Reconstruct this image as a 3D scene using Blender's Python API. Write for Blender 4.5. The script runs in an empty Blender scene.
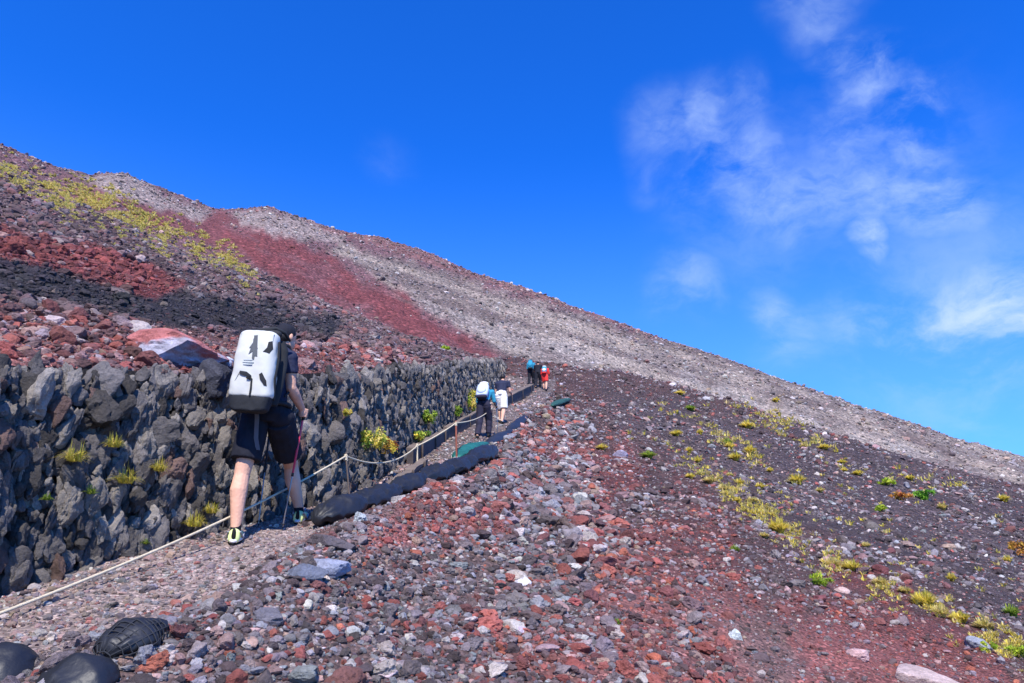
import bpy, bmesh, math, random
import numpy as np
from mathutils import Vector, Matrix

random.seed(7)
RNG = np.random.default_rng(11)
C = bpy.context.scene.collection
SC = bpy.context.scene

# ------------------------------------------------------------------ camera
FOC = 740.0
PITCH = math.radians(19.0)
cam_d = bpy.data.cameras.new('camera')
cam_d.sensor_width = 36.0
cam_d.lens = FOC * 36.0 / 1024.0
cam_d.clip_start = 0.05
cam_d.clip_end = 6000
cam = bpy.data.objects.new('camera', cam_d)
C.objects.link(cam)
cam.location = (0, 0, 0)
cam.rotation_euler = (math.radians(90) + PITCH, 0, 0)
SC.camera = cam

# ------------------------------------------------------------------ light
SUN_AZ = math.radians(181.0)     # clockwise from +Y: behind the camera, a little to its left
SUN_EL = math.radians(48.0)
SUN_DIR = Vector((math.sin(SUN_AZ) * math.cos(SUN_EL), math.cos(SUN_AZ) * math.cos(SUN_EL), math.sin(SUN_EL)))
sun_d = bpy.data.lights.new('sun', 'SUN')
sun_d.energy = 5.0
sun_d.angle = math.radians(0.5)
sun_d.color = (1.0, 0.94, 0.84)
sun = bpy.data.objects.new('sun', sun_d)
C.objects.link(sun)
sun.rotation_euler = SUN_DIR.to_track_quat('Z', 'Y').to_euler()
SC.view_settings.view_transform = 'Standard'
SC.view_settings.look = 'None'
SC.view_settings.exposure = 0.47
SC.view_settings.gamma = 1.0
SC.view_settings.use_curve_mapping = False
try:
    SC.cycles.max_bounces = 5
    SC.cycles.diffuse_bounces = 3
    SC.cycles.glossy_bounces = 2
    SC.cycles.transmission_bounces = 2
except Exception:
    pass


def raydir(px, py):
    """direction (camera at the origin) for a picture position, depth 1 along the lens axis"""
    cx = (np.asarray(px, float) - 512.0) / FOC
    cy = -(np.asarray(py, float) - 341.5) / FOC
    cp, sp = math.cos(PITCH), math.sin(PITCH)
    return cx, cp - sp * cy, sp + cp * cy


def at(px, py, d):
    x, y, z = raydir(px, py)
    return Vector((float(x * d), float(y * d), float(z * d)))


def proj(x, y, z):
    cp, sp = math.cos(PITCH), math.sin(PITCH)
    d = y * cp + z * sp
    v = -y * sp + z * cp
    d = np.where(d < 0.05, 0.05, d)
    return 512 + FOC * x / d, 341.5 - FOC * v / d


# ------------------------------------------------------------------ world: sky and thin cloud
world = bpy.data.worlds.new('World')
SC.world = world
world.use_nodes = True
wn, wl = world.node_tree.nodes, world.node_tree.links
wn.clear()
w_out = wn.new('ShaderNodeOutputWorld')
w_bg = wn.new('ShaderNodeBackground')
w_bg.inputs[1].default_value = 0.15
wl.new(w_bg.outputs[0], w_out.inputs[0])
sky = wn.new('ShaderNodeTexSky')
sky.sky_type = 'NISHITA'
sky.sun_disc = False
sky.sun_elevation = SUN_EL
sky.sun_rotation = SUN_AZ
sky.altitude = 2800
sky.air_density = 1.0
sky.dust_density = 0.9
sky.ozone_density = 4.0
hs = wn.new('ShaderNodeHueSaturation')
hs.inputs['Saturation'].default_value = 1.15
hs.inputs['Value'].default_value = 1.25
hs.inputs['Hue'].default_value = 0.5
wl.new(sky.outputs[0], hs.inputs['Color'])
gain = wn.new('ShaderNodeVectorMath'); gain.operation = 'MULTIPLY'; gain.inputs[1].default_value = (0.14, 0.72, 1.52)
wl.new(hs.outputs[0], gain.inputs[0])
geo = wn.new('ShaderNodeTexCoord')
nrm = wn.new('ShaderNodeVectorMath'); nrm.operation = 'NORMALIZE'
wl.new(geo.outputs['Generated'], nrm.inputs[0])


def wmath(op, a, b=None, clamp=False):
    n = wn.new('ShaderNodeMath'); n.operation = op; n.use_clamp = clamp
    for i, v in enumerate((a, b)):
        if v is None: continue
        if isinstance(v, (int, float)): n.inputs[i].default_value = v
        else: wl.new(v, n.inputs[i])
    return n.outputs[0]


# warp the direction so cloud edges are ragged
wnz = wn.new('ShaderNodeTexNoise'); wnz.inputs['Scale'].default_value = 9.0; wnz.inputs['Detail'].default_value = 6
wl.new(nrm.outputs[0], wnz.inputs['Vector'])
wsub = wn.new('ShaderNodeVectorMath'); wsub.operation = 'SUBTRACT'; wsub.inputs[1].default_value = (.5, .5, .5)
wl.new(wnz.outputs['Color'], wsub.inputs[0])
wsc = wn.new('ShaderNodeVectorMath'); wsc.operation = 'SCALE'; wsc.inputs['Scale'].default_value = 0.075
wl.new(wsub.outputs[0], wsc.inputs[0])
wadd = wn.new('ShaderNodeVectorMath'); wadd.operation = 'ADD'
wl.new(nrm.outputs[0], wadd.inputs[0]); wl.new(wsc.outputs[0], wadd.inputs[1])
wisp = wn.new('ShaderNodeTexNoise'); wisp.inputs['Scale'].default_value = 8.0; wisp.inputs['Detail'].default_value = 13
wisp.inputs['Roughness'].default_value = 0.62; wisp.inputs['Distortion'].default_value = 0.15
wmp = wn.new('ShaderNodeMapping'); wmp.inputs['Rotation'].default_value = (0.0, .45, 0.0); wmp.inputs['Scale'].default_value = (.8, 1.0, 1.5)
wl.new(wadd.outputs[0], wmp.inputs['Vector']); wl.new(wmp.outputs[0], wisp.inputs['Vector'])
# px, py, angular radius, strength
CLOUDS = [(668, 128, .05, .45), (700, 120, .05, .55), (715, 150, .05, .6), (745, 165, .055, .65), (770, 195, .055, .6), (800, 205, .06, .6), (835, 195, .06, .6),
          (870, 190, .06, .65), (905, 185, .06, .7), (940, 200, .055, .75), (962, 215, .04, .5), (915, 150, .05, .7), (905, 110, .045, .75), (870, 80, .05, .7), (845, 60, .035, .55), (820, 20, .04, .45), (812, -10, .05, .5),
          (865, 120, .05, .5), (850, 150, .06, .45), (740, 110, .045, .35), (705, 180, .05, .35), (872, 236, .026, 1.0), (880, 255, .02, .8), (690, 284, .05, .42), (665, 300, .035, .4), (655, 170, .04, .2),
          (772, 312, .04, .5), (796, 325, .04, .42), (786, 345, .045, .38), (980, 330, .16, .42), (760, 200, .12, .22), (880, 170, .13, .25), (1000, 312, .065, 1.2), (1030, 330, .07, 1.2), (960, 320, .06, 1.0), (925, 330, .05, .9), (890, 325, .05, .7), (855, 320, .05, .5), (940, 355, .05, .7), (1000, 355, .06, .8), (900, 345, .04, .6),
          (985, 415, .05, .3), (1020, 412, .05, .3), (386, 159, .035, .08), (975, 335, .09, .75), (915, 328, .08, .5), (860, 322, .06, .35), (820, 325, .05, .25), (1015, 260, .04, .3)]
acc = None
for (px, py, rad, st) in CLOUDS:
    dv = at(px, py, 1).normalized()
    dn = wn.new('ShaderNodeVectorMath'); dn.operation = 'DISTANCE'
    wl.new(wadd.outputs[0], dn.inputs[0]); dn.inputs[1].default_value = dv
    m = wn.new('ShaderNodeMapRange'); m.interpolation_type = 'SMOOTHERSTEP'
    m.inputs['From Min'].default_value = 0.0; m.inputs['From Max'].default_value = rad * 1.5
    m.inputs['To Min'].default_value = st; m.inputs['To Max'].default_value = 0.0
    wl.new(dn.outputs['Value'], m.inputs['Value'])
    acc = m.outputs[0] if acc is None else wmath('MAXIMUM', acc, m.outputs[0])
wr = wn.new('ShaderNodeMapRange'); wr.interpolation_type = 'SMOOTHSTEP'
wr.inputs['From Min'].default_value = 0.34; wr.inputs['From Max'].default_value = 0.70
wl.new(wisp.outputs['Fac'], wr.inputs['Value'])
cl = wmath('MULTIPLY', wmath('MULTIPLY', acc, wr.outputs[0], True), 0.95)
mixc = wn.new('ShaderNodeMix'); mixc.data_type = 'RGBA'
wl.new(cl, mixc.inputs['Factor'])
zsep = wn.new('ShaderNodeSeparateXYZ'); wl.new(nrm.outputs[0], zsep.inputs[0])
zr = wn.new('ShaderNodeMapRange'); zr.interpolation_type = 'SMOOTHSTEP'
zr.inputs['From Min'].default_value = 0.56; zr.inputs['From Max'].default_value = 0.08
zr.inputs['To Min'].default_value = 0.0; zr.inputs['To Max'].default_value = 0.50
wl.new(zsep.outputs['Z'], zr.inputs['Value'])
mixh = wn.new('ShaderNodeMix'); mixh.data_type = 'RGBA'
wl.new(zr.outputs[0], mixh.inputs['Factor']); wl.new(gain.outputs[0], mixh.inputs['A']); mixh.inputs['B'].default_value = (1.5, 3.2, 5.3, 1)
wl.new(mixh.outputs['Result'], mixc.inputs['A'])
mixc.inputs['B'].default_value = (3.0, 3.9, 5.6, 1)
wl.new(mixc.outputs['Result'], w_bg.inputs[0])

# ------------------------------------------------------------------ noise helpers


def _hash(ix, iy, iz, seed):
    h = (ix.astype(np.int64) * 374761393 + iy.astype(np.int64) * 668265263 + iz.astype(np.int64) * 2147483647 + seed * 974634777) & 0xffffffff
    h = ((h ^ (h >> 13)) * 1274126177) & 0xffffffff
    h = (h ^ (h >> 16)) & 0xffffff
    return h / float(0xffffff)


def vnoise(x, y, z=None, seed=0):
    x = np.asarray(x, float); y = np.asarray(y, float)
    z = np.zeros_like(x) if z is None else np.asarray(z, float)
    fx, fy, fz = np.floor(x), np.floor(y), np.floor(z)
    tx, ty, tz = x - fx, y - fy, z - fz
    tx = tx * tx * (3 - 2 * tx); ty = ty * ty * (3 - 2 * ty); tz = tz * tz * (3 - 2 * tz)
    r = 0
    flat = not np.any(tz)
    for dz in ((0,) if flat else (0, 1)):
        wz = (1 - tz) if dz == 0 else tz
        for dx in (0, 1):
            wx = (1 - tx) if dx == 0 else tx
            for dy in (0, 1):
                wy = (1 - ty) if dy == 0 else ty
                r = r + wx * wy * wz * _hash(fx + dx, fy + dy, fz + dz, seed)
    return r * 2 - 1


def fbm(x, y, z=None, oct=4, seed=0):
    a, s, t = 1.0, 0.0, 0.0
    k = 1.0
    for o in range(oct):
        s = s + a * vnoise(x * k + 13.7 * o, y * k - 7.3 * o, None if z is None else z * k + 3.1 * o, seed + o * 17)
        t += a; a *= .5; k *= 2.03
    return s / t


def sstep(a, b, x):
    t = np.clip((x - a) / (b - a), 0, 1)
    return t * t * (3 - 2 * t)


def lin(rgb, k=1.0):
    c = np.array(rgb, float) / 255.0
    return np.where(c <= .04045, c / 12.92, ((c + .055) / 1.055) ** 2.4) * k


# ------------------------------------------------------------------ terrain shape
ZY = np.array([-80., 0, 6.2, 12, 18.8, 41.6, 60, 200]); ZZ = np.array([-26., -1.5, .43, 2.05, 3.8, 11.3, 17., 60])


def Zt(y):
    return (np.interp(y - .9, ZY, ZZ) + np.interp(y, ZY, ZZ) + np.interp(y + .9, ZY, ZZ)) / 3


def tpoint(px, py, lift=0.0):
    """where the line through a picture position meets the level of the path"""
    x, y, z = raydir(px, py)
    t = np.geomspace(1.5, 90, 6000)
    f = z * t - (Zt(y * t) + lift)
    i = np.argmax(f < 0) if np.any(f < 0) else len(t) - 1
    return Vector((float(x * t[i]), float(y * t[i]), float(z * t[i])))


WB = [(-120, 650), (0, 592), (60, 575), (120, 556), (190, 538), (250, 522), (320, 503), (372, 482), (412, 456), (452, 426), (496, 394), (526, 376)]
WT = [(-120, 358), (0, 365), (60, 368), (120, 370), (190, 373), (250, 375), (320, 374), (380, 371), (430, 364), (470, 361), (505, 360), (530, 366)]
wp = [tpoint(*p) for p in WB]
W_Y = np.array([p.y for p in wp]); W_X = np.array([p.x for p in wp])
W_H = []
for p, q in zip(wp, WT):
    x, y, z = raydir(*q)
    W_H.append(float(z / y) * p.y - p.z + .0)
W_H = np.clip(np.array(W_H), .25, 2.2)
EB = [(-60, 700), (20, 668), (110, 640), (200, 600), (260, 560), (310, 533), (350, 517), (400, 494), (450, 472), (480, 452), (515, 422), (540, 402), (560, 386)]
ep = [tpoint(*p) for p in EB]
E_Y = np.array([p.y for p in ep]); E_X = np.array([p.x for p in ep])
o = np.argsort(E_Y); E_Y, E_X = E_Y[o], E_X[o]
o = np.argsort(W_Y); W_Y, W_X, W_H = W_Y[o], W_X[o], W_H[o]


def ext(y, Y, X):
    r = np.interp(y, Y, X)
    s0 = (X[2] - X[0]) / (Y[2] - Y[0]); s1 = (X[-1] - X[-3]) / (Y[-1] - Y[-3])
    r = np.where(y < Y[0], X[0] + (np.maximum(y, -30) - Y[0]) * s0, r)
    return np.where(y > Y[-1], X[-1] + (y - Y[-1]) * s1, r)


def xw(y): return ext(y, W_Y, W_X)
def xe(y): return np.maximum(ext(y, E_Y, E_X), xw(y) + .8)
def wh(y):
    h = np.interp(y, W_Y, W_H)
    return h * (1 - sstep(42, 66, y))


def ratios(pts):
    th, s = [], []
    for p in pts:
        x, y, z = raydir(*p)
        th.append(math.atan2(x, y)); s.append(z / math.hypot(x, y))
    o = np.argsort(th)
    return np.array(th)[o], np.array(s)[o]


CRX, CRS = ratios([(-400, 0), (-200, 78), (0, 165), (60, 200), (130, 238), (200, 256), (250, 272), (300, 290), (345, 312), (390, 330), (430, 345), (480, 357), (520, 359), (550, 366), (620, 373),
                   (680, 386), (760, 411), (860, 444), (940, 468), (1024, 490), (1300, 560)])
SKX, SKS = ratios([(-500, 10), (-200, 105), (0, 150), (40, 168), (90, 180), (125, 179), (160, 193), (215, 214), (240, 215), (268, 211), (300, 221), (345, 235), (380, 243), (420, 255), (500, 283),
                   (560, 303), (640, 334), (700, 355), (800, 388), (900, 423), (960, 443), (1024, 458), (1300, 545)])


def height(x, y, fine=True):
    x = np.asarray(x, float); y = np.asarray(y, float)
    r = np.hypot(x, y) + 1e-6
    th = np.arctan2(x, y)
    zt = Zt(y)
    a = xw(y); b = xe(y); h = wh(y)
    # open slope beyond the outer edge of the path
    d = np.maximum(x - b, 0)
    right = zt - .235 * d + .16 * np.exp(-((d - .55) / .4) ** 2) * (y < 30)
    # bank above the wall
    dl = np.maximum(a - x, 0)
    left = zt + h * sstep(.05, .35, dl) + .40 * np.maximum(dl - .35, 0)
    N = np.where(x > b, right, np.where(x < a, left, zt))
    off = sstep(0, .6, np.maximum(x - b, dl - .3))
    near = 1 - sstep(60, 120, r)
    lump = fbm(x / 2.6, y / 2.6, oct=3, seed=3) * .16 + fbm(x / 9, y / 9, oct=2, seed=5) * .5 * sstep(8, 25, r)
    N = N + lump * (off * near)
    if fine:
        N = N + fbm(x / .35, y / .35, oct=3, seed=9) * .045 * (.35 + .65 * off) * (1 - sstep(20, 60, r)) + fbm(x / .9, y / .9, oct=3, seed=19) * .10 * off * sstep(10, 25, r)
    fr = sstep(-.1, .35, np.cos(th))
    thc = np.clip(th, -1.0, 1.0)
    Rc = 58.0
    tgt = r * np.interp(thc, CRX, CRS) - .0045 * (r - Rc) ** 2 + (fbm(x / 3.0, y / 3.0, oct=4, seed=31) * .45 if fine else 0)
    k = sstep(28, 56, r) * fr
    N = N * (1 - k) + tgt * k
    F = r * np.interp(thc, SKX, SKS) - .0009 * (r - 450) ** 2 - (1 - fr) * 900
    if fine:
        g = fbm(x / 60 + 3, y / 60, oct=5, seed=41)
        rg = 1 - np.abs(fbm(x / 22, y / 22, oct=4, seed=43)) * 2
        px_l = sstep(-.35, -.62, th)
        F = F + g * 4.5 + rg * (1.2 + 2.2 * px_l) + fbm(x / 5, y / 5, oct=3, seed=47) * 1.0
    F = F - (1 - sstep(100, 150, r)) * 60
    return np.maximum(N, F)


def hit(px, py, r0=1.8, r1=700):
    x, y, z = raydir(px, py)
    t = np.geomspace(r0, r1, 5000)
    f = z * t - height(x * t, y * t)
    i = int(np.argmax(f < 0)) if np.any(f < 0) else len(t) - 1
    return Vector((float(x * t[i]), float(y * t[i]), float(z * t[i])))


def poly_sd(px, py, poly):
    """signed distance, positive inside"""
    px = np.asarray(px, float); py = np.asarray(py, float)
    best = np.full(px.shape, 1e9); inside = np.zeros(px.shape, bool)
    n = len(poly)
    for i in range(n):
        x0, y0 = poly[i]; x1, y1 = poly[(i + 1) % n]
        dx, dy = x1 - x0, y1 - y0
        t = np.clip(((px - x0) * dx + (py - y0) * dy) / (dx * dx + dy * dy), 0, 1)
        best = np.minimum(best, np.hypot(px - x0 - t * dx, py - y0 - t * dy))
        if y0 != y1:
            c = ((y0 > py) != (y1 > py)) & (px < dx * (py - y0) / dy + x0)
            inside ^= c
    return np.where(inside, best, -best)


# geology: beds of red, black and grey cinder, mapped once onto the slopes
Z_RED_FAR = [(215, 232), (275, 232), (335, 258), (385, 288), (430, 318), (490, 345), (525, 368), (500, 372), (450, 350), (400, 334), (345, 312), (285, 280), (235, 250)]
Z_RED_MID = [(100, 190), (160, 200), (230, 222), (285, 230), (300, 262), (240, 262), (180, 240), (120, 215), (60, 196)]
Z_GREY = [(340, 243), (430, 266), (520, 296), (600, 325), (660, 338), (760, 366), (880, 405), (1100, 480), (1100, 560), (850, 500), (600, 420), (520, 372), (470, 335), (420, 305), (380, 280), (330, 252)]
Z_PALE = [(620, 395), (690, 375), (760, 402), (860, 438), (940, 462), (1010, 480), (960, 490), (850, 450), (760, 425), (690, 410)]
Z_PALE2 = [(400, 300), (440, 302), (530, 335), (640, 365), (600, 372), (500, 352), (450, 330)]
Z_OUT = [(80, 178), (125, 176), (165, 195), (210, 212), (200, 222), (150, 205), (110, 192)]
Z_OUT2 = [(235, 214), (268, 208), (310, 222), (345, 238), (330, 246), (290, 236), (250, 226)]
Z_BLACK = [(-200, 255), (0, 262), (60, 274), (110, 290), (150, 300), (190, 295), (240, 298), (300, 312), (340, 322), (330, 338), (250, 335), (180, 328), (120, 318), (60, 305), (0, 300), (-200, 290)]
Z_REDUP = [(-200, 200), (0, 228), (60, 240), (130, 258), (180, 285), (155, 302), (110, 288), (60, 272), (0, 258), (-200, 245)]
Z_REDLO = [(-200, 300), (0, 302), (60, 308), (120, 322), (200, 332), (300, 342), (400, 352), (430, 368), (330, 382), (200, 384), (0, 378), (-200, 378)]
Z_RPATCH = [[(525, 425), (570, 428), (640, 450), (670, 490), (640, 500), (590, 490), (560, 460), (530, 445)],
            [(380, 500), (440, 490), (520, 500), (520, 540), (450, 560), (370, 540)],
            [(820, 570), (900, 600), (980, 640), (1024, 683), (900, 700), (800, 683), (780, 620)],
            [(560, 520), (700, 500), (760, 560), (740, 683), (620, 700), (600, 600)],
            [(470, 600), (560, 620), (640, 683), (480, 690)]]
Z_COARSE = [(-200, 720), (0, 672), (110, 640), (220, 595), (300, 535), (380, 512), (470, 475), (540, 405), (580, 395), (600, 430), (590, 500), (660, 570), (720, 640), (760, 740), (0, 800)]
Z_MAUVE = [(600, 380), (1100, 500), (1100, 640), (1000, 620), (850, 550), (700, 470), (620, 430)]


def zones(x, y, z):
    px, py = proj(x, y, z)
    r = np.hypot(x, y)
    wob = fbm(px / 30.0, py / 30.0, oct=4, seed=61)
    wob2 = fbm(px / 9.0, py / 9.0, oct=3, seed=67)

    def m(poly, soft=6, w=12, w2=5):
        return sstep(-soft, soft, poly_sd(px, py, poly) + wob * w + wob2 * w2)
    far = (r > 105)
    n1 = fbm(px / 22, py / 10, oct=4, seed=71)[:, None]
    onwall_side = x < xw(y) - .2
    trail = (x >= xw(y) - .2) & (x < xe(y) + .1) & (r < 45)
    col = np.empty((len(x), 3))
    # defaults
    col[:] = lin((96, 78, 84))
    col[onwall_side] = lin((88, 70, 76))
    redm = np.zeros(len(x)); greym = np.zeros(len(x)); blackm = np.zeros(len(x)); palem = np.zeros(len(x))
    # far mountain
    f = far
    base_f = np.tile(lin((104, 78, 82)), (len(x), 1))
    g = m(Z_GREY, 5, 10, 4)
    rf = np.maximum(m(Z_RED_FAR, 8, 14, 7), m(Z_RED_MID, 10, 14, 7) * .8) * (1 - .45 * sstep(.1, .45, fbm(px / 34 + py / 60, (py - px * .45) / 7.0, oct=4, seed=79)))
    rim = (py < np.interp(px, [200, 345, 640, 1024], [217, 236, 333, 452])) * (1 - sstep(600, 760, px))
    out = np.maximum(m(Z_OUT, 4, 6, 5), m(Z_OUT2, 4, 6, 5))
    pal = np.maximum(m(Z_PALE, 6, 12, 8), m(Z_PALE2, 6, 10, 8) * .7)
    strk = fbm(px / 70 + py / 160, (py - px * .36) / 6.5, oct=5, seed=73) * 1.35
    cf = base_f
    cf = cf * (1 - g[:, None]) + lin((124, 114, 108)) * g[:, None]
    cf = cf * (1 - (pal * g)[:, None]) + lin((146, 139, 134)) * (pal * g)[:, None]
    brn = sstep(.05, .3, strk) * g
    cf = cf * (1 - .55 * brn[:, None]) + lin((88, 74, 74)) * .55 * brn[:, None]
    pst = sstep(.1, .35, -strk) * g
    cf = cf * (1 - .55 * pst[:, None]) + lin((160, 148, 136)) * .55 * pst[:, None]
    rf = rf * (1 - pst * .3)
    cf = cf * (1 - rf[:, None]) + lin((108, 60, 62)) * rf[:, None]
    cf = cf * (1 - (rim * .6)[:, None] * (px > 300)[:, None]) + lin((128, 92, 88)) * (rim * .6)[:, None] * (px > 300)[:, None]
    cf = cf * (1 - out[:, None]) + lin((136, 124, 120)) * out[:, None]
    # left bank
    bl = m(Z_BLACK, 4, 9, 4); ru = m(Z_REDUP, 5, 10, 5); rl = m(Z_REDLO, 5, 9, 5)
    cb = np.tile(lin((98, 80, 84)), (len(x), 1))
    cb = cb * (1 - ru[:, None]) + lin((114, 60, 62)) * ru[:, None]
    cb = cb * (1 - rl[:, None]) + lin((128, 88, 88)) * rl[:, None]
    cb = cb * (1 - bl[:, None]) + lin((56, 54, 62)) * bl[:, None]
    # right slope
    rp = np.zeros(len(x))
    for k_, P in enumerate(Z_RPATCH):
        rp = np.maximum(rp, m(P, 14, 40, 14) * (1.0 if k_ in (0, 1, 2) else .65))
    co = m(Z_COARSE, 12, 26, 8)
    mv = m(Z_MAUVE, 10, 20, 8)
    cr = np.tile(lin((106, 84, 84)), (len(x), 1))
    cr = cr * (1 - mv[:, None]) + lin((100, 88, 92)) * mv[:, None]
    cr = cr * (1 - co[:, None] * .7) + lin((90, 80, 82)) * co[:, None] * .7
    cr = cr * (1 - rp[:, None]) + lin((126, 82, 82)) * rp[:, None]
    ct = np.tile(lin((138, 126, 124)), (len(x), 1))
    near = np.where(trail[:, None], ct, np.where(onwall_side[:, None], cb, cr))
    col = np.where(f[:, None], cf, near)
    col = col * (1 + .16 * n1) * np.where(trail[:, None], np.array([[1.02, .98, .93]]), np.where(f[:, None], np.array([[1.0, .98, .97]]), np.array([[1.04, .98, .88]])))
    info = dict(px=px, py=py, far=f, bank=onwall_side & ~f, trail=trail & ~f, g=g, rf=rf, pal=pal, bl=bl, ru=ru, rl=rl, rp=rp, co=co, mv=mv, out=out, r=r)
    return np.clip(col, .008, .8), info


# ------------------------------------------------------------------ materials
def attr_mat(name, kind):
    m = bpy.data.materials.new(name); m.use_nodes = True
    n, l = m.node_tree.nodes, m.node_tree.links
    b = n['Principled BSDF']
    b.inputs['Roughness'].default_value = .92
    b.inputs['Specular IOR Level'].default_value = .25
    at_ = n.new('ShaderNodeAttribute'); at_.attribute_name = 'Col'
    tc = n.new('ShaderNodeTexCoord')

    def mul(c, f):
        v = n.new('ShaderNodeVectorMath'); v.operation = 'MULTIPLY'
        l.new(c, v.inputs[0]); l.new(f, v.inputs[1]); return v.outputs[0]

    def noise(sc, det=4, rough=.6):
        t = n.new('ShaderNodeTexNoise'); t.inputs['Scale'].default_value = sc; t.inputs['Detail'].default_value = det
        t.inputs['Roughness'].default_value = rough
        l.new(tc.outputs['Object'], t.inputs['Vector']); return t.outputs['Fac']

    def mr(v, a, b_, c, d):
        t = n.new('ShaderNodeMapRange'); t.inputs['From Min'].default_value = a; t.inputs['From Max'].default_value = b_
        t.inputs['To Min'].default_value = c; t.inputs['To Max'].default_value = d
        l.new(v, t.inputs['Value']); return t.outputs[0]

    def vor(sc):
        t = n.new('ShaderNodeTexVoronoi'); t.inputs['Scale'].default_value = sc
        l.new(tc.outputs['Object'], t.inputs['Vector']); return t

    def mixf(a, b_, f):
        t = n.new('ShaderNodeMix'); t.data_type = 'FLOAT'
        l.new(f, t.inputs['Factor']); l.new(a, t.inputs['A']); l.new(b_, t.inputs['B']); return t.outputs['Result']
    if kind == 'rock':
        f1 = mr(noise(9, 5, .65), .3, .7, .72, 1.3)
        f2 = mr(noise(60, 3, .7), .3, .7, .78, 1.22)
        c = mul(mul(at_.outputs['Color'], f1), f2)
        l.new(c, b.inputs['Base Color'])
        h = noise(38, 6, .75)
        bp = n.new('ShaderNodeBump'); bp.inputs['Strength'].default_value = .9; bp.inputs['Distance'].default_value = .03
        l.new(h, bp.inputs['Height']); l.new(bp.outputs[0], b.inputs['Normal'])
    if kind == 'soil':
        fa = n.new('ShaderNodeAttribute'); fa.attribute_name = 'Far'
        v1, v2, v3 = vor(42), vor(9), vor(.9)
        fmid = mr(fa.outputs['Fac'], .0, .5, 0, 1); ffar = mr(fa.outputs['Fac'], .5, 1, 0, 1)
        sep = []
        for v in (v1, v2, v3):
            s = n.new('ShaderNodeSeparateColor'); l.new(v.outputs['Color'], s.inputs[0]); sep.append(s.outputs[0])
        rv = mixf(mixf(sep[0], sep[1], fmid), sep[2], ffar)
        ramp = n.new('ShaderNodeValToRGB'); l.new(rv, ramp.inputs[0])
        e = ramp.color_ramp.elements
        mr_ = mr(fa.outputs['Fac'], .5, 1, 1, .8)
        e[0].position = 0; e[0].color = (.45, .44, .46, 1); e[1].position = 1; e[1].color = (2.0, 1.95, 1.95, 1)
        x_ = ramp.color_ramp.elements.new(.6); x_.color = (.95, .93, .93, 1)
        x_ = ramp.color_ramp.elements.new(.88); x_.color = (1.25, 1.2, 1.2, 1)
        f1 = mr(noise(1.1, 6, .65), .3, .7, .75, 1.25)
        mx = n.new('ShaderNodeMix'); mx.data_type = 'RGBA'; mx.inputs['A'].default_value = (1.0, 1.0, 1.0, 1)
        l.new(mr_, mx.inputs['Factor']); l.new(ramp.outputs[0], mx.inputs['B'])
        c = mul(mul(at_.outputs['Color'], mx.outputs['Result']), f1)
        l.new(c, b.inputs['Base Color'])
        hd = mixf(mixf(v1.outputs['Distance'], v2.outputs['Distance'], fmid), v3.outputs['Distance'], ffar)
        bp = n.new('ShaderNodeBump'); bp.inputs['Strength'].default_value = .9; bp.invert = True
        dd = n.new('ShaderNodeMapRange'); dd.inputs['To Min'].default_value = .015; dd.inputs['To Max'].default_value = .9
        l.new(fa.outputs['Fac'], dd.inputs['Value']); l.new(dd.outputs[0], bp.inputs['Distance'])
        l.new(hd, bp.inputs['Height']); l.new(bp.outputs[0], b.inputs['Normal'])
    if kind == 'leaf':
        b.inputs['Roughness'].default_value = .7
        l.new(at_.outputs['Color'], b.inputs['Base Color'])
        tr = n.new('ShaderNodeBsdfTranslucent'); l.new(at_.outputs['Color'], tr.inputs[0])
        ms = n.new('ShaderNodeMixShader'); ms.inputs[0].default_value = .45
        l.new(b.outputs[0], ms.inputs[1]); l.new(tr.outputs[0], ms.inputs[2])
        l.new(ms.outputs[0], n['Material Output'].inputs[0])
    return m


def flat_mat(name, rgb, rough=.7, spec=.4, bump=0, bscale=60, var=.15, vscale=8, metal=0, k=1.0, sheen=0):
    m = bpy.data.materials.new(name); m.use_nodes = True
    n, l = m.node_tree.nodes, m.node_tree.links
    b = n['Principled BSDF']
    c = lin(rgb, k)
    b.inputs['Roughness'].default_value = rough
    b.inputs['Specular IOR Level'].default_value = spec
    b.inputs['Metallic'].default_value = metal
    tc = n.new('ShaderNodeTexCoord')
    t = n.new('ShaderNodeTexNoise'); t.inputs['Scale'].default_value = vscale; t.inputs['Detail'].default_value = 5
    l.new(tc.outputs['Object'], t.inputs['Vector'])
    r = n.new('ShaderNodeValToRGB'); l.new(t.outputs['Fac'], r.inputs[0])
    r.color_ramp.elements[0].position = .3; r.color_ramp.elements[1].position = .7
    r.color_ramp.elements[0].color = (*[float(v * (1 - var)) for v in c], 1)
    r.color_ramp.elements[1].color = (*[float(v * (1 + var)) for v in c], 1)
    l.new(r.outputs[0], b.inputs['Base Color'])
    if sheen: b.inputs['Sheen Weight'].default_value = sheen
    if bump:
        t2 = n.new('ShaderNodeTexNoise'); t2.inputs['Scale'].default_value = bscale; t2.inputs['Detail'].default_value = 4
        l.new(tc.outputs['Object'], t2.inputs['Vector'])
        bp = n.new('ShaderNodeBump'); bp.inputs['Strength'].default_value = bump; bp.inputs['Distance'].default_value = .01
        l.new(t2.outputs['Fac'], bp.inputs['Height']); l.new(bp.outputs[0], b.inputs['Normal'])
    return m


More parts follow.
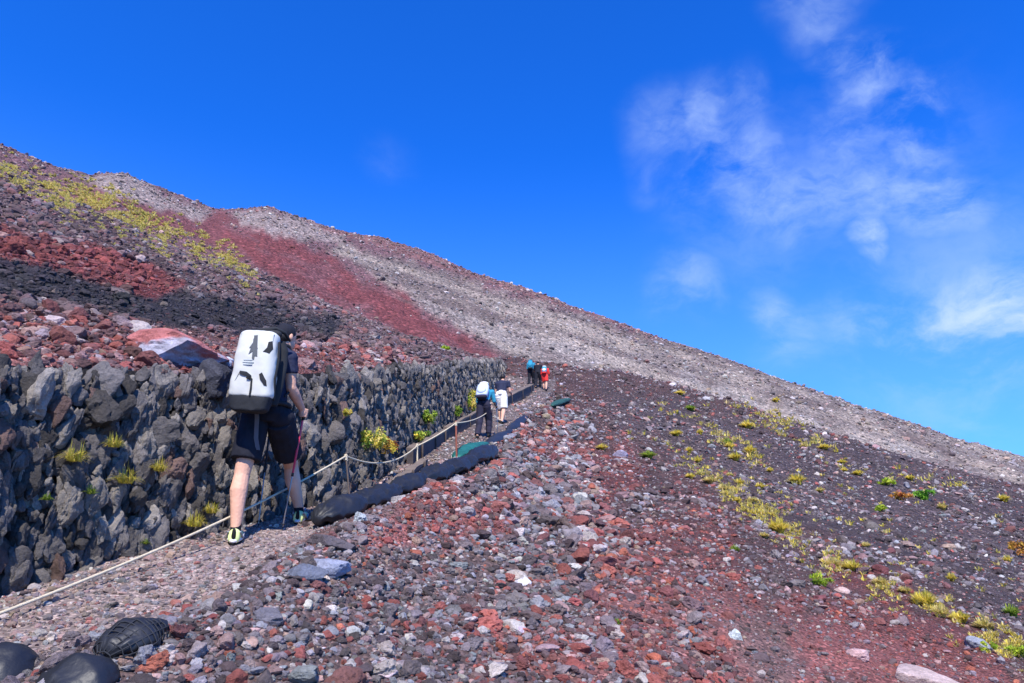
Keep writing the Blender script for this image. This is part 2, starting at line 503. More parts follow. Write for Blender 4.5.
M_SOIL = attr_mat('cinder_ground', 'soil')
M_ROCK = attr_mat('lava_rock', 'rock')
M_LEAF = attr_mat('leaf', 'leaf')
M_SKIN = flat_mat('skin', (216, 166, 140), .62, .3, .5, 40, .12, 7)
M_BLACKCLOTH = flat_mat('black_cloth', (34, 35, 44), .85, .2, .3, 300, .2)
M_NAVY = flat_mat('navy_cloth', (44, 48, 70), .85, .2, .3, 300, .2)
M_HAIR = flat_mat('hair', (26, 22, 22), .6, .4, .4, 200, .2)
M_WHITEBAG = flat_mat('white_tarpaulin', (204, 204, 196), .45, .5, .45, 9, .08, 5)
M_WEB = flat_mat('black_webbing', (38, 40, 44), .75, .3, .2, 300, .2)
M_GREYWEB = flat_mat('grey_webbing', (96, 98, 104), .75, .3, .2, 300, .15)
M_NEON = flat_mat('neon_mesh', (222, 234, 158), .7, .3, .2, 300, .08)
M_SHOEGREY = flat_mat('shoe_grey', (150, 152, 160), .7, .3, .2, 300, .1)
M_RUBBER = flat_mat('rubber', (30, 30, 32), .8, .3, .2, 100, .2)
M_SOCK = flat_mat('sock', (30, 34, 44), .9, .1, .3, 300, .2)
M_POLERED = flat_mat('red_alloy', (205, 50, 84), .3, .6, 0, 1, .03)
M_POLEGREY = flat_mat('grey_alloy', (150, 146, 150), .3, .6, 0, 1, .03, metal=.6)
M_ROPE = flat_mat('rope', (206, 192, 166), .9, .1, .6, 260, .14, 60)
M_STEEL = flat_mat('rusty_steel', (96, 84, 78), .7, .4, .3, 60, .3, metal=.4)
M_BAG = flat_mat('black_sandbag', (30, 32, 38), .52, .5, .9, 14, .3, 4)
M_BAGNET = flat_mat('black_net', (44, 46, 52), .8, .3, .3, 100, .2)
M_GREEN = flat_mat('green_net', (26, 92, 84), .6, .4, .4, 60, .3)
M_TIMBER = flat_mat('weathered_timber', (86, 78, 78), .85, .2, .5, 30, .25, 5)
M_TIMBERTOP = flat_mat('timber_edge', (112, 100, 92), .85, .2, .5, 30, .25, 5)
M_PRINT = flat_mat('dark_print', (84, 88, 92), .6, .3, 0, 1, .1)
M_SCREEN = flat_mat('faint_print', (178, 186, 188), .6, .3, 0, 1, .05)
M_TEAL = flat_mat('teal_cloth', (52, 140, 168), .8, .2, .3, 300, .1)
M_BLUEPACK = flat_mat('pale_blue_pack', (188, 200, 226), .7, .3, .3, 100, .1)
M_WHITECLOTH = flat_mat('white_cloth', (226, 222, 218), .85, .2, .3, 300, .06)
M_REDCLOTH = flat_mat('red_cloth', (226, 62, 58), .85, .2, .3, 300, .1)
M_DARKTROUSER = flat_mat('dark_trouser', (46, 44, 60), .85, .2, .3, 300, .2)
M_GREYTROUSER = flat_mat('grey_gaiter', (92, 92, 96), .85, .2, .3, 300, .2)


def finish(o, label=None, cat=None, group=None, kind=None):
    if label: o['label'] = label
    if cat: o['category'] = cat
    if group: o['group'] = group
    if kind: o['kind'] = kind
    return o


def empty(name, loc):
    o = bpy.data.objects.new(name, None); C.objects.link(o); o.location = loc; o.empty_display_size = .2
    return o


def np_mesh(name, V, F, col=None, mat=None, parent=None, smooth=False, extra=None, origin=None):
    me = bpy.data.meshes.new(name)
    V = np.asarray(V, np.float32); F = np.asarray(F, np.int32)
    if origin is not None: V = V - np.array(origin, np.float32)
    k = F.shape[1]
    me.vertices.add(len(V)); me.vertices.foreach_set('co', V.ravel())
    me.loops.add(F.size); me.loops.foreach_set('vertex_index', F.ravel())
    me.polygons.add(len(F)); me.polygons.foreach_set('loop_start', np.arange(0, F.size, k, dtype=np.int32))
    me.polygons.foreach_set('use_smooth', np.full(len(F), smooth))
    me.update(calc_edges=True)
    if col is not None:
        a = me.color_attributes.new('Col', 'FLOAT_COLOR', 'POINT')
        c4 = np.ones((len(V), 4), np.float32); c4[:, :3] = col
        a.data.foreach_set('color', c4.ravel())
    if extra is not None:
        a = me.attributes.new('Far', 'FLOAT', 'POINT'); a.data.foreach_set('value', np.asarray(extra, np.float32))
    if mat: me.materials.append(mat)
    o = bpy.data.objects.new(name, me); C.objects.link(o)
    if origin is not None: o.location = origin
    if parent:
        o.parent = parent
        if origin is None: o.matrix_parent_inverse = Matrix.Translation(-parent.location)
        else: o.location = Vector(origin) - parent.location
    return o


# ------------------------------------------------------------------ terrain mesh
def build_ground():
    th = np.concatenate([np.radians(np.linspace(-180, -48, 34)[:-1]), np.radians(np.linspace(-48, 44, 1150)), np.radians(np.linspace(44, 180, 34)[1:-1])])
    r = np.geomspace(.5, 1300, 920)
    T, R = np.meshgrid(th, r)
    X = (R * np.sin(T)).ravel(); Y = (R * np.cos(T)).ravel()
    Z = height(X, Y)
    nt, nr = len(th), len(r)
    idx = np.arange(nt * nr).reshape(nr, nt)
    nxt = np.roll(idx, -1, axis=1)
    F = np.stack([idx[:-1], idx[1:], nxt[1:], nxt[:-1]], -1).reshape(-1, 4)
    # inner cap
    V = np.stack([X, Y, Z], 1)
    col, info = zones(X, Y, Z)
    fa = np.clip(np.log(np.hypot(X, Y) / 7) / np.log(150 / 7.), 0, 1)
    o = np_mesh('ground', V, F[:, ::-1], col, M_SOIL, smooth=True, extra=fa)
    finish(o, kind='structure')
    bm = bmesh.new()
    vs = [bm.verts.new((math.sin(a) * .52, math.cos(a) * .52, -1.56)) for a in np.linspace(0, 2 * math.pi, 33)[:-1]]
    bm.faces.new(vs)
    return o


build_ground()

# ------------------------------------------------------------------ rocks
ICO = {}
for lod in (1, 2, 3, 4):
    bm = bmesh.new(); bmesh.ops.create_icosphere(bm, subdivisions=lod, radius=1)
    bm.verts.ensure_lookup_table()
    ICO[lod] = (np.array([v.co[:] for v in bm.verts]), np.array([[v.index for v in f.verts] for f in bm.faces]))
    bm.free()


def rock_shape(seed, lod, rough=.10, planes=13):
    rg = np.random.default_rng(seed)
    v, f = ICO[lod]
    n = rg.normal(size=(planes, 3)); n /= np.linalg.norm(n, axis=1)[:, None]
    d = rg.uniform(.62, .95, planes)
    q = v @ n.T
    rad = np.min(np.where(q > .05, d / np.maximum(q, .05), 9), axis=1)
    rad = np.minimum(rad, 1.18)
    if lod >= 2:
        rad = rad * (1 + rough * fbm(v[:, 0] * 2.8 + seed, v[:, 1] * 2.8, v[:, 2] * 2.8 + .5, oct=4 if lod > 2 else 2, seed=seed))
    s = np.array([1, rg.uniform(.68, .98), rg.uniform(.5, .82)])
    return v * rad[:, None] * s


SHAPES = {lod: [rock_shape(100 + i, lod, .42 if i % 2 else .2) for i in range({1: 14, 2: 16, 3: 18, 4: 20}[lod])] for lod in ICO}


def rand_rot(n, rg, tilt=1.0):
    """random rotations; tilt < 1 keeps the flattest axis near upright"""
    a = rg.uniform(0, 2 * np.pi, n)
    ax = rg.normal(size=(n, 3)); ax /= np.linalg.norm(ax, axis=1)[:, None]
    an = rg.normal(size=n) * tilt
    ca, sa = np.cos(a), np.sin(a)
    Rz = np.zeros((n, 3, 3)); Rz[:, 0, 0] = ca; Rz[:, 0, 1] = -sa; Rz[:, 1, 0] = sa; Rz[:, 1, 1] = ca; Rz[:, 2, 2] = 1
    K = np.zeros((n, 3, 3)); K[:, 0, 1] = -ax[:, 2]; K[:, 0, 2] = ax[:, 1]; K[:, 1, 0] = ax[:, 2]; K[:, 1, 2] = -ax[:, 0]; K[:, 2, 0] = -ax[:, 1]; K[:, 2, 1] = ax[:, 0]
    s = np.sin(an)[:, None, None]; c = (1 - np.cos(an))[:, None, None]
    R = np.eye(3)[None] + s * K + c * (K @ K)
    return R @ Rz


def merge_rocks(P, S, COL, ROT, LOD, rg, SC3=None):
    """one array of vertices and faces for many rocks"""
    VV, FF, CC = [], [], []
    off = 0
    var = rg.integers(0, 1000, len(P))
    for lod in ICO:
        for k, sh in enumerate(SHAPES[lod]):
            sel = np.where((LOD == lod) & (var % len(SHAPES[lod]) == k))[0]
            if len(sel) == 0: continue
            base = sh[None] * (SC3[sel][:, None, :] if SC3 is not None else 1.0)
            v = np.einsum('nij,nvj->nvi', ROT[sel], np.broadcast_to(base, (len(sel),) + sh.shape)) * S[sel][:, None, None] + P[sel][:, None, :]
            nv = sh.shape[0]
            f = ICO[lod][1][None] + (np.arange(len(sel)) * nv)[:, None, None] + off
            VV.append(v.reshape(-1, 3)); FF.append(f.reshape(-1, 3)); CC.append(np.repeat(COL[sel], nv, axis=0))
            off += len(sel) * nv
    return np.concatenate(VV), np.concatenate(FF), np.concatenate(CC)


PAL = {'black': lin((62, 58, 64)), 'dark': lin((92, 85, 92)), 'grey': lin((124, 120, 130)), 'blue': lin((142, 146, 160)), 'pale': lin((184, 180, 184)),
       'pink': lin((162, 136, 138)), 'red': lin((150, 84, 80)), 'deepred': lin((114, 72, 74)), 'tan': lin((146, 128, 118)), 'orange': lin((168, 100, 80))}
WARM = np.array([1.04, .98, .87])
PAL = {k: v * WARM for k, v in PAL.items()}
PN = list(PAL)
PM = np.array([PAL[k] for k in PN])


def rock_palette(info, rg, n):
    """probabilities per rock from the bed it lies on"""
    w = np.zeros((n, len(PN)))
    ix = {k: i for i, k in enumerate(PN)}

    def setw(mask, **kw):
        for k, v in kw.items(): w[mask, ix[k]] = v
    allm = np.ones(n, bool)
    setw(allm, black=.18, dark=.34, grey=.20, blue=.10, pale=.05, pink=.06, deepred=.10, red=.05, tan=.02)
    rp = info['rp'] > .5
    setw(rp & ~info['bank'], black=.08, dark=.22, grey=.15, blue=.08, pale=.06, pink=.12, deepred=.22, red=.16, orange=.04)
    co = (info['co'] > .5) & ~info['bank']
    setw(co & ~rp, black=.12, dark=.26, grey=.30, blue=.18, pale=.08, pink=.07, deepred=.08, red=.09, tan=.02, orange=.02)
    setw(info['trail'], black=.02, dark=.20, grey=.28, blue=.12, pale=.12, pink=.20, deepred=.04, red=.05, tan=.15)
    b = info['bank']
    setw(b, black=.25, dark=.38, grey=.12, blue=.05, pale=.05, pink=.04, deepred=.14, red=.04)
    setw(b & (info['ru'] > .5), black=.03, dark=.10, grey=.02, blue=0, pale=.02, pink=.03, deepred=.60, red=.18)
    setw(b & (info['rl'] > .5), black=.12, dark=.24, grey=.10, blue=.05, pale=.04, pink=.16, deepred=.26, red=.14)
    setw(b & (info['bl'] > .5), black=.86, dark=.14, grey=.02, blue=0, pale=.004, pink=0, deepred=.03, red=0)
    f = info['far']
    setw(f, black=.15, dark=.38, grey=.16, blue=.02, pale=.09, pink=.10, deepred=.05, red=0, tan=.10, orange=0)
    setw(f & (info['g'] > .5), black=.14, dark=.30, grey=.24, blue=.04, pale=.12, pink=.05, deepred=.02, red=0, tan=.12)
    setw(f & (info['rf'] > .5), black=.02, dark=.03, grey=.01, blue=0, pale=.015, pink=.02, deepred=.80, red=.2, tan=0)
    w /= w.sum(1)[:, None]
    cw = np.cumsum(w, 1)
    return (rg.random(n)[:, None] > cw).sum(1).clip(0, len(PN) - 1)


KEEP = []     # (x, y, radius) kept free of big rocks


def scatter(N, th0, th1, r0, r1, med, sig, cap, rg, trailk=.6):
    th = np.radians(rg.uniform(th0, th1, N)); r = np.exp(rg.uniform(math.log(r0), math.log(r1), N))
    x, y = r * np.sin(th), r * np.cos(th)
    z = height(x, y)
    col, info = zones(x, y, z)
    s = med(r) * np.exp(rg.normal(size=N) * sig) * .5
    s = s * (1 + .22 * (info['co'] > .5) + .32 * np.clip(fbm(x / 1.6, y / 1.6, oct=2, seed=201) * 2.2, -1, 1))
    co = info['co']
    right_fine = (~info['bank']) & (~info['trail']) & (~info['far']) & (co < .5)
    s = np.where(right_fine, s * .62, s)
    s = np.where(info['trail'], s * trailk, s)
    s = np.where(info['far'] & (info['rf'] > .5), s * .4, s)
    s = np.where(info['bank'] & ((info['bl'] > .5) | (info['ru'] > .5)), s * .75, s)
    s = np.minimum(s, cap(r))
    s = np.where(info['trail'], np.minimum(s, .045 + .003 * np.maximum(r - 9, 0)), s)
    pi = rock_palette(info, rg, N)
    mixk = np.where(info['far'], .25, np.where(info['bank'], .62 - .3 * (info['rl'] > .5), .24))[:, None]
    c = (PM[pi] * (1 - mixk) + col * 1.15 * mixk) * np.exp(rg.normal(size=(N, 1)) * .20) * (1 + rg.normal(size=(N, 3)) * .035)
    ok = (np.abs(x - xw(y) + .06) > .14) | (r > 45)
    # a rock under a pixel wide shows nothing
    px = s * 2 * FOC / r
    ok &= px > .8
    for (kx, ky, kr) in KEEP:
        ok &= ~((np.hypot(x - kx, y - ky) < kr + s) & (s > .03))
    return dict(x=x[ok], y=y[ok], z=z[ok], s=s[ok], c=np.clip(c[ok], .01, .8), pi=pi[ok], px=info['px'][ok], py=info['py'][ok], r=r[ok], trail=info['trail'][ok], bank=info['bank'][ok], far=info['far'][ok])


FEET = [tpoint(234, 540), tpoint(299, 521), tpoint(484, 437), tpoint(500, 424), tpoint(544, 390), tpoint(532, 387)]
for i, p in enumerate(FEET): KEEP.append((p.x, p.y, .18 if i < 2 else .35))
rg = np.random.default_rng(5)
sets = [scatter(82000, -38, 37, 2.1, 15, lambda r: np.maximum(.032, .0053 * r), .54, lambda r: np.full(r.shape, .13), rg),
        scatter(46000, -40, 38, 15, 66, lambda r: .0040 * r + .008, .52, lambda r: .11 + .003 * r, rg),
        scatter(60000, -43, -5, 5.5, 66, lambda r: np.maximum(.015, .0017 * r), .62, lambda r: .045 + .0018 * r, rg),
        scatter(70000, -43, 38, 125, 470, lambda r: .0021 * r, .5, lambda r: np.full(r.shape, 1.5), rg)]
R = {k: np.concatenate([s[k] for s in sets]) for k in sets[0]}
n = len(R['x'])
ROT = rand_rot(n, rg, .55)
pxs = R['s'] * 2 * FOC / R['r']
LOD = np.where(pxs > 26, 4, np.where(pxs > 11, 3, np.where(pxs > 4.5, 2, 1)))
P = np.stack([R['x'], R['y'], R['z'] + R['s'] * .12], 1)

inframe = (R['px'] > 2) & (R['px'] < 1022) & (R['py'] > 150) & (R['py'] < 681) & ~R['far']
score = np.where(inframe, pxs, 0)
big = np.argsort(-score)[:285]
isbig = np.zeros(n, bool); isbig[big] = True
sm = ~isbig
for nm, mask, lab in (('loose_scree', sm & ~R['far'], None), ('far_boulders', sm & R['far'], None)):
    V, F, CC = merge_rocks(P[mask], R['s'][mask], R['c'][mask], ROT[mask], LOD[mask], rg)
    o = np_mesh(nm, V, F, CC, M_ROCK)
    if nm == 'loose_scree':
        finish(o, 'loose red, grey and black volcanic gravel covering the slopes and the path', 'scree', kind='stuff')
    else:
        finish(o, 'grey, brown and white rubble strewn over the distant mountain face', 'rubble', kind='stuff')

COLWORD = {'black': 'black', 'dark': 'charcoal grey', 'grey': 'mid grey', 'blue': 'bluish grey', 'pale': 'pale grey', 'pink': 'dusty pink', 'red': 'brick red', 'deepred': 'dark red', 'tan': 'tan', 'orange': 'rusty orange'}
LAND = [((70, 655), 'near the black sandbags at the bottom of the path'), ((180, 610), 'under the long rope span below the bearded hem of the path'), ((250, 640), 'on the scree below the hiker with the white pack'),
        ((300, 560), 'just below the white-pack hiker\'s front shoe'), ((400, 540), 'on the red scree below the long black sandbags'), ((480, 490), 'beside the upper end of the black sandbags'),
        ((380, 640), 'on the coarse scree at the lower edge of the slope'), ((540, 640), 'on the red and grey scree low on the slope'), ((560, 560), 'on the grey streak of scree below the path'),
        ((640, 600), 'on the fine red cinder low on the slope'), ((600, 470), 'on the red patch below the crest'), ((760, 620), 'near the pale rounded boulder\'s uphill side'), ((900, 620), 'by the yellow grass above the pale boulder'),
        ((850, 520), 'among the grass tufts on the dark slope'), ((700, 440), 'on the dark slope under the far ridge'), ((560, 400), 'beside the path near the distant hikers'),
        ((60, 340), 'on the red cinder above the wall'), ((200, 345), 'by the red-topped boulder above the wall'), ((350, 350), 'on the bank above the far part of the wall'), ((100, 280), 'on the black cinder band of the bank'), ((150, 580), 'lying on the path at the foot of the wall')]
LAND[1] = ((180, 610), 'under the long span of rope')


def land_of(px, py):
    return min(LAND, key=lambda L: (L[0][0] - px) ** 2 + (L[0][1] - py) ** 2 * 1.6)[1]


order = sorted(big, key=lambda i: -pxs[i])
buckets = {}
for i in order:
    key = (COLWORD[PN[R['pi'][i]]], land_of(R['px'][i], R['py'][i]))
    buckets.setdefault(key, []).append(i)
SIZEW = ['biggest'] + [w + ' biggest' for w in 'second third fourth fifth sixth seventh eighth ninth tenth eleventh twelfth thirteenth fourteenth fifteenth sixteenth'.split()]
for (cw, ld), ids in buckets.items():
    for q, i in enumerate(ids):
        sh = rock_shape(1000 + int(i), 4 if pxs[i] > 12 else 3, .42 if i % 2 else .2, 12)
        v = (ROT[i] @ sh.T).T * R['s'][i]
        v = v + np.array([0, 0, R['s'][i] * .12])
        sh_c = np.repeat(R['c'][i][None], len(v), 0)
        f = ICO[4 if pxs[i] > 12 else 3][1]
        o = np_mesh('rock', v, f, sh_c, M_ROCK, smooth=False)
        o.location = (float(R['x'][i]), float(R['y'][i]), float(R['z'][i]))
        if len(ids) == 1: lab = '%s rock %s' % (cw, ld)
        elif q < len(SIZEW): lab = '%s of the %s rocks %s' % (SIZEW[q], cw, ld)
        else: lab = 'small %s rock %s' % (cw, ld)
        lab = ' '.join(lab.split()[:16])
        finish(o, lab, 'rock', 'loose volcanic rocks lying on the slopes')


def special_rock(px, py, w, hpx, col, label, seed, sc=(1, .8, .6), cat='rock', lift=.1, col_fn=None, d=None, rot=0, name='rock', rough=.12):
    p = hit(px, py) if d is None else at(px, py, d)
    dist = p.length
    s = w * dist / FOC * .5
    v, f = ICO[4]
    sh = rock_shape(seed, 4, rough, 10)
    sh = sh / np.abs(sh).max(0) * np.array([1, sc[1], hpx / w])
    cr, sr = math.cos(rot), math.sin(rot)
    sh = np.stack([sh[:, 0] * cr - sh[:, 1] * sr, sh[:, 0] * sr + sh[:, 1] * cr, sh[:, 2]], 1)
    V = sh * s
    c = np.repeat(lin(col)[None], len(V), 0)
    if col_fn is not None: c = col_fn(sh, c)
    V[:, 2] += s * hpx / w * lift
    o = np_mesh(name, V, f, c, M_ROCK)
    o.location = p
    finish(o, label, cat, 'named boulders lying on the slopes')
    return o


def red_top(sh, c):
    k = sstep(.0, .07, sh[:, 2] - .06 + .5 * fbm(sh[:, 0] * 3, sh[:, 1] * 3, sh[:, 2] * 5, seed=5))[:, None]
    n_ = (1 + .35 * fbm(sh[:, 0] * 6, sh[:, 1] * 6, sh[:, 2] * 6, oct=3, seed=9))[:, None]
    return (c * (1 - k) + lin((172, 106, 102)) * k) * n_


special_rock(172, 356, 88, 42, (168, 164, 176), 'large grey boulder with a salmon red top resting on the wall', 501, (1, .9, 1), 'boulder', .0, red_top, name='boulder', rough=.2)
special_rock(210, 384, 42, 46, (70, 70, 78), 'dark smooth boulder bulging from the wall top beside the white pack', 502, (1, .8, 1), 'boulder', .0, name='boulder', rough=.2, d=6.75)
special_rock(220, 366, 24, 14, (150, 152, 168), 'bluish boulder on the wall top between dark boulder and white pack', 503, (1, .8, 1), 'boulder', .2, name='boulder')
special_rock(920, 684, 62, 34, (190, 168, 162), 'pale pinkish rounded boulder half buried in red cinder at the slope bottom', 504, (1, .8, 1), 'boulder', .0, name='boulder', rough=.03)
special_rock(305, 575, 42, 20, (108, 112, 126), 'flat bluish slab on the scree below the hiker\'s front foot', 505)
special_rock(327, 570, 44, 22, (150, 154, 172), 'pale blue angular slab leaning below the hiker\'s front foot', 506)
special_rock(523, 583, 22, 14, (204, 200, 206), 'bright white rock in the middle of the lower scree', 507)
special_rock(512, 628, 26, 16, (190, 180, 172), 'light cream triangular rock low on the coarse scree', 508)
special_rock(330, 545, 48, 22, (96, 88, 92), 'broad dark grey rock below the nearest black sandbag', 509)
special_rock(547, 650, 24, 10, (160, 134, 138), 'flat mauve pebble slab near the lower edge of the scree', 510)
special_rock(735, 638, 14, 15, (212, 220, 216), 'small bright white upright stone on the red cinder slope', 511)
special_rock(858, 657, 24, 12, (208, 170, 166), 'flat pink stone near the pale rounded boulder', 512)
special_rock(620, 456, 16, 16, (150, 142, 160), 'upright lilac grey block standing on the red patch below the crest', 513)
special_rock(842, 592, 14, 8, (196, 168, 160), 'small salmon stone beside the lime green tussock', 514)
special_rock(975, 646, 26, 14, (150, 152, 160), 'grey angular slab beside the yellow grass uphill of the pale boulder', 515)
special_rock(268, 620, 30, 20, (112, 108, 116), 'rounded grey block on the scree under the rope', 516)
special_rock(228, 362, 14, 8, (196, 196, 206), 'small pale stone on the bank just above the white pack strap', 517)

# ------------------------------------------------------------------ wall
rgw = np.random.default_rng(21)


def build_wall():
    root = empty('dry_stone_wall', tpoint(250, 522))
    finish(root, 'rough dark lava stone retaining wall running up beside the path', 'wall')
    ys = np.concatenate([np.linspace(1.5, 12, 180), np.linspace(12.1, 64, 300)])
    hs_ = np.linspace(-.2, 1, 26)
    Yg, Hg = np.meshgrid(ys, hs_)
    H_ = wh(Yg)
    Z = Zt(Yg) + Hg * H_
    X = xw(Yg) - .16 * np.clip(Hg, 0, 1) - .12 + fbm(Yg / .4, Z / .4, oct=4, seed=81) * .07 + fbm(Yg / .1, Z / .1, oct=2, seed=83) * .025
    V = np.stack([X.ravel(), Yg.ravel(), Z.ravel()], 1)
    idx = np.arange(V.shape[0]).reshape(Yg.shape)
    F = np.stack([idx[:-1, :-1], idx[:-1, 1:], idx[1:, 1:], idx[1:, :-1]], -1).reshape(-1, 4)
    np_mesh('rubble_core', V, F, np.tile(lin((50, 46, 45)), (len(V), 1)), M_ROCK, root, smooth=False)
    # stones
    Ps, Ss, S3, Cs, caps = [], [], [], [], []

    def arc(y): return y
    for layer, (st, jit, dep) in enumerate(((.225, .09, .04), (.15, .06, .01), (.09, .05, .04))):
        y = 1.6
        while y < 64:
            g = 1 - .25 * float(sstep(8, 13, y)) + .02 * max(0, y - 13) + (.03 * max(0, y - 14) if layer == 2 else 0)
            if layer == 2 and y > 22: break
            stw = st * g
            h = float(wh(y))
            hh = -.05 + rgw.uniform(0, .5) * stw
            while hh < h - .05:
                size = stw * rgw.uniform(.38, .66)
                yy = y + rgw.normal() * jit
                x_ = float(xw(yy)) - .16 * hh / max(h, .3) - .05 + abs(rgw.normal()) * .032 + dep
                Ps.append((x_, yy, float(Zt(yy)) + hh)); Ss.append(size)
                S3.append((rgw.uniform(.7, 1.0), rgw.uniform(.7, 1.1), rgw.uniform(.95, 1.5)))
                base = lin((98, 93, 92)) if rgw.random() < .55 else (lin((126, 119, 113)) if rgw.random() < .55 else lin((70, 66, 64)))
                if rgw.random() < .04: base = lin((100, 80, 74))
                Cs.append(base * math.exp(rgw.normal() * .18))
                caps.append(hh + stw * .8 > h and layer == 0 and 4.5 < yy < 14)
                hh += stw * rgw.uniform(.7, 1.05)
            y += stw * rgw.uniform(.62, .95)
    Ps = np.array(Ps); Ss = np.array(Ss); S3 = np.array(S3); Cs = np.array(Cs); caps = np.array(caps)
    n = len(Ps)
    rot = rand_rot(n, rgw, .28)
    # keep the long axis upright: shapes are widest along x, so turn them on end
    T = np.array([[0, 0, 1], [0, 1, 0], [1, 0, 0]], float)
    S3x = S3[:, [2, 1, 0]]
    rot = rot @ T[None] * np.array([1, 1, 1])
    rot[:, :, 0] *= 1
    pxs_ = Ss * 2 * FOC / np.linalg.norm(Ps, axis=1)
    lod = np.where(pxs_ > 16, 4, np.where(pxs_ > 7, 3, 2))
    m = ~caps
    V, F, CC = merge_rocks(Ps[m], Ss[m], Cs[m], rot[m], lod[m], rgw, S3x[m])
    # rough clinker surface
    V = V + (fbm(V[:, 0] * 10, V[:, 1] * 10, V[:, 2] * 8, oct=4, seed=91) * .028)[:, None] * np.array([1, .4, .6])
    np_mesh('stone_facing', V, F, CC, M_ROCK, root)
    for i in np.where(caps)[0]:
        sh = rock_shape(3000 + int(i), 4, .22, 11) * S3x[i]
        v = (rot[i] @ sh.T).T * Ss[i]
        v = v + (fbm(v[:, 0] * 10, v[:, 1] * 10, v[:, 2] * 8 + .3, oct=4, seed=93) * .028)[:, None]
        np_mesh('capstone', v + Ps[i], ICO[4][1], np.repeat(Cs[i][None], len(v), 0), M_ROCK, root, origin=tuple(Ps[i]))
    return root


build_wall()


# ------------------------------------------------------------------ plants
def blades(n, hgt, spread, cols, rg, wid=.006, droop=.5):
    V, F, CC = [], [], []
    for i in range(n):
        a = rg.uniform(0, 2 * np.pi); t = rg.uniform(0, 1) ** .7
        rr = spread * .35 * rg.uniform(0, 1) ** .5
        bx, by = rr * math.cos(a + 1), rr * math.sin(a + 1)
        L = hgt * rg.uniform(.55, 1.1)
        lean = t * spread
        dx, dy = math.cos(a), math.sin(a)
        w = wid * rg.uniform(.7, 1.3)
        c = cols[rg.integers(0, len(cols))] * math.exp(rg.normal() * .15)
        o = len(V)
        for k, (u, ww) in enumerate(((0, 1), (.45, .9), (.8, .6), (1, 0.05))):
            px_ = bx + dx * lean * u ** 1.6; py_ = by + dy * lean * u ** 1.6
            pz = L * (u - droop * t * u * u * .7)
            V.append((px_ - dy * w * ww, py_ + dx * w * ww, pz)); V.append((px_ + dy * w * ww, py_ - dx * w * ww, pz))
            CC += [c * (.75 + .35 * u)] * 2 if False else [c] * 2
        for k in range(3): F.append((o + 2 * k, o + 2 * k + 1, o + 2 * k + 3, o + 2 * k + 2))
    return np.array(V), np.array(F), np.array(CC)


YEL = [lin((236, 214, 92)), lin((218, 200, 84)), lin((240, 218, 130)), lin((196, 188, 74))]
DRY = [lin((230, 208, 142)), lin((214, 194, 124)), lin((204, 186, 108)), lin((206, 200, 112))]
GRN = [lin((130, 158, 62)), lin((158, 178, 70)), lin((104, 134, 54)), lin((190, 196, 84))]
ORG = [lin((190, 130, 60)), lin((170, 96, 54)), lin((196, 160, 70)), lin((150, 120, 50))]


def leafy(n, rad, hgt, cols, rg, ls=.02):
    V, F, CC = [], [], []
    nc = 9
    cen = []
    for k in range(nc):
        a = rg.uniform(0, 2 * np.pi); q = rg.uniform(.15, .85)
        cen.append((np.array([math.cos(a) * q * rad, math.sin(a) * q * rad, rg.uniform(.15, .8) * hgt]), rg.uniform(.22, .42), cols[rg.integers(0, len(cols))]))
    for i in range(n):
        c0, cr, cc = cen[rg.integers(0, nc)]
        d = rg.normal(size=3); d /= np.linalg.norm(d)
        p = c0 + d * cr * rg.uniform(.2, 1.15) * np.array([rad, rad, hgt * .8])
        p[2] = max(p[2], .004)
        t = rg.normal(size=3) + np.array([0, 0, .6]); t /= np.linalg.norm(t)
        b_ = np.cross(t, d + rg.normal(size=3) * .6); b_ /= np.linalg.norm(b_) + 1e-9
        s = ls * rg.uniform(.5, 1.4)
        c = (cc if rg.random() < .7 else cols[rg.integers(0, len(cols))]) * math.exp(rg.normal() * .22)
        o = len(V)
        V += [p - t * s, p + b_ * s * .4, p + t * s, p - b_ * s * .4]; CC += [c] * 4
        F.append((o, o + 1, o + 2, o + 3))
    # stems
    for c0, cr, cc in cen:
        o = len(V); w = ls * .12; stc = lin((120, 96, 64))
        V += [np.array([-w, 0, 0]), np.array([w, 0, 0]), c0 + np.array([w, 0, 0]), c0 - np.array([w, 0, 0])]; CC += [stc] * 4
        F.append((o, o + 1, o + 2, o + 3))
    return np.array(V), np.array(F), np.array(CC)


rgp = np.random.default_rng(33)


def wall_hit(px, py):
    x, y, z = raydir(px, py)
    t = np.geomspace(2, 60, 4000)
    i = int(np.argmax(x * t < -99)) if False else None
    f = (x * t) - (xw(y * t) + .06)
    # the line of sight crosses the wall plane from the path side
    s = np.where(f < 0)[0]
    i = s[0] if len(s) else len(t) - 1
    return Vector((float(x * t[i]), float(y * t[i]), float(z * t[i])))


def plant(name, p, V, F, CC, label, cat, group):
    root_z = .0
    o = np_mesh(name, V, F, CC, M_LEAF)
    o.location = (p.x, p.y, p.z - .01 - root_z)
    finish(o, label, cat, group)
    return o


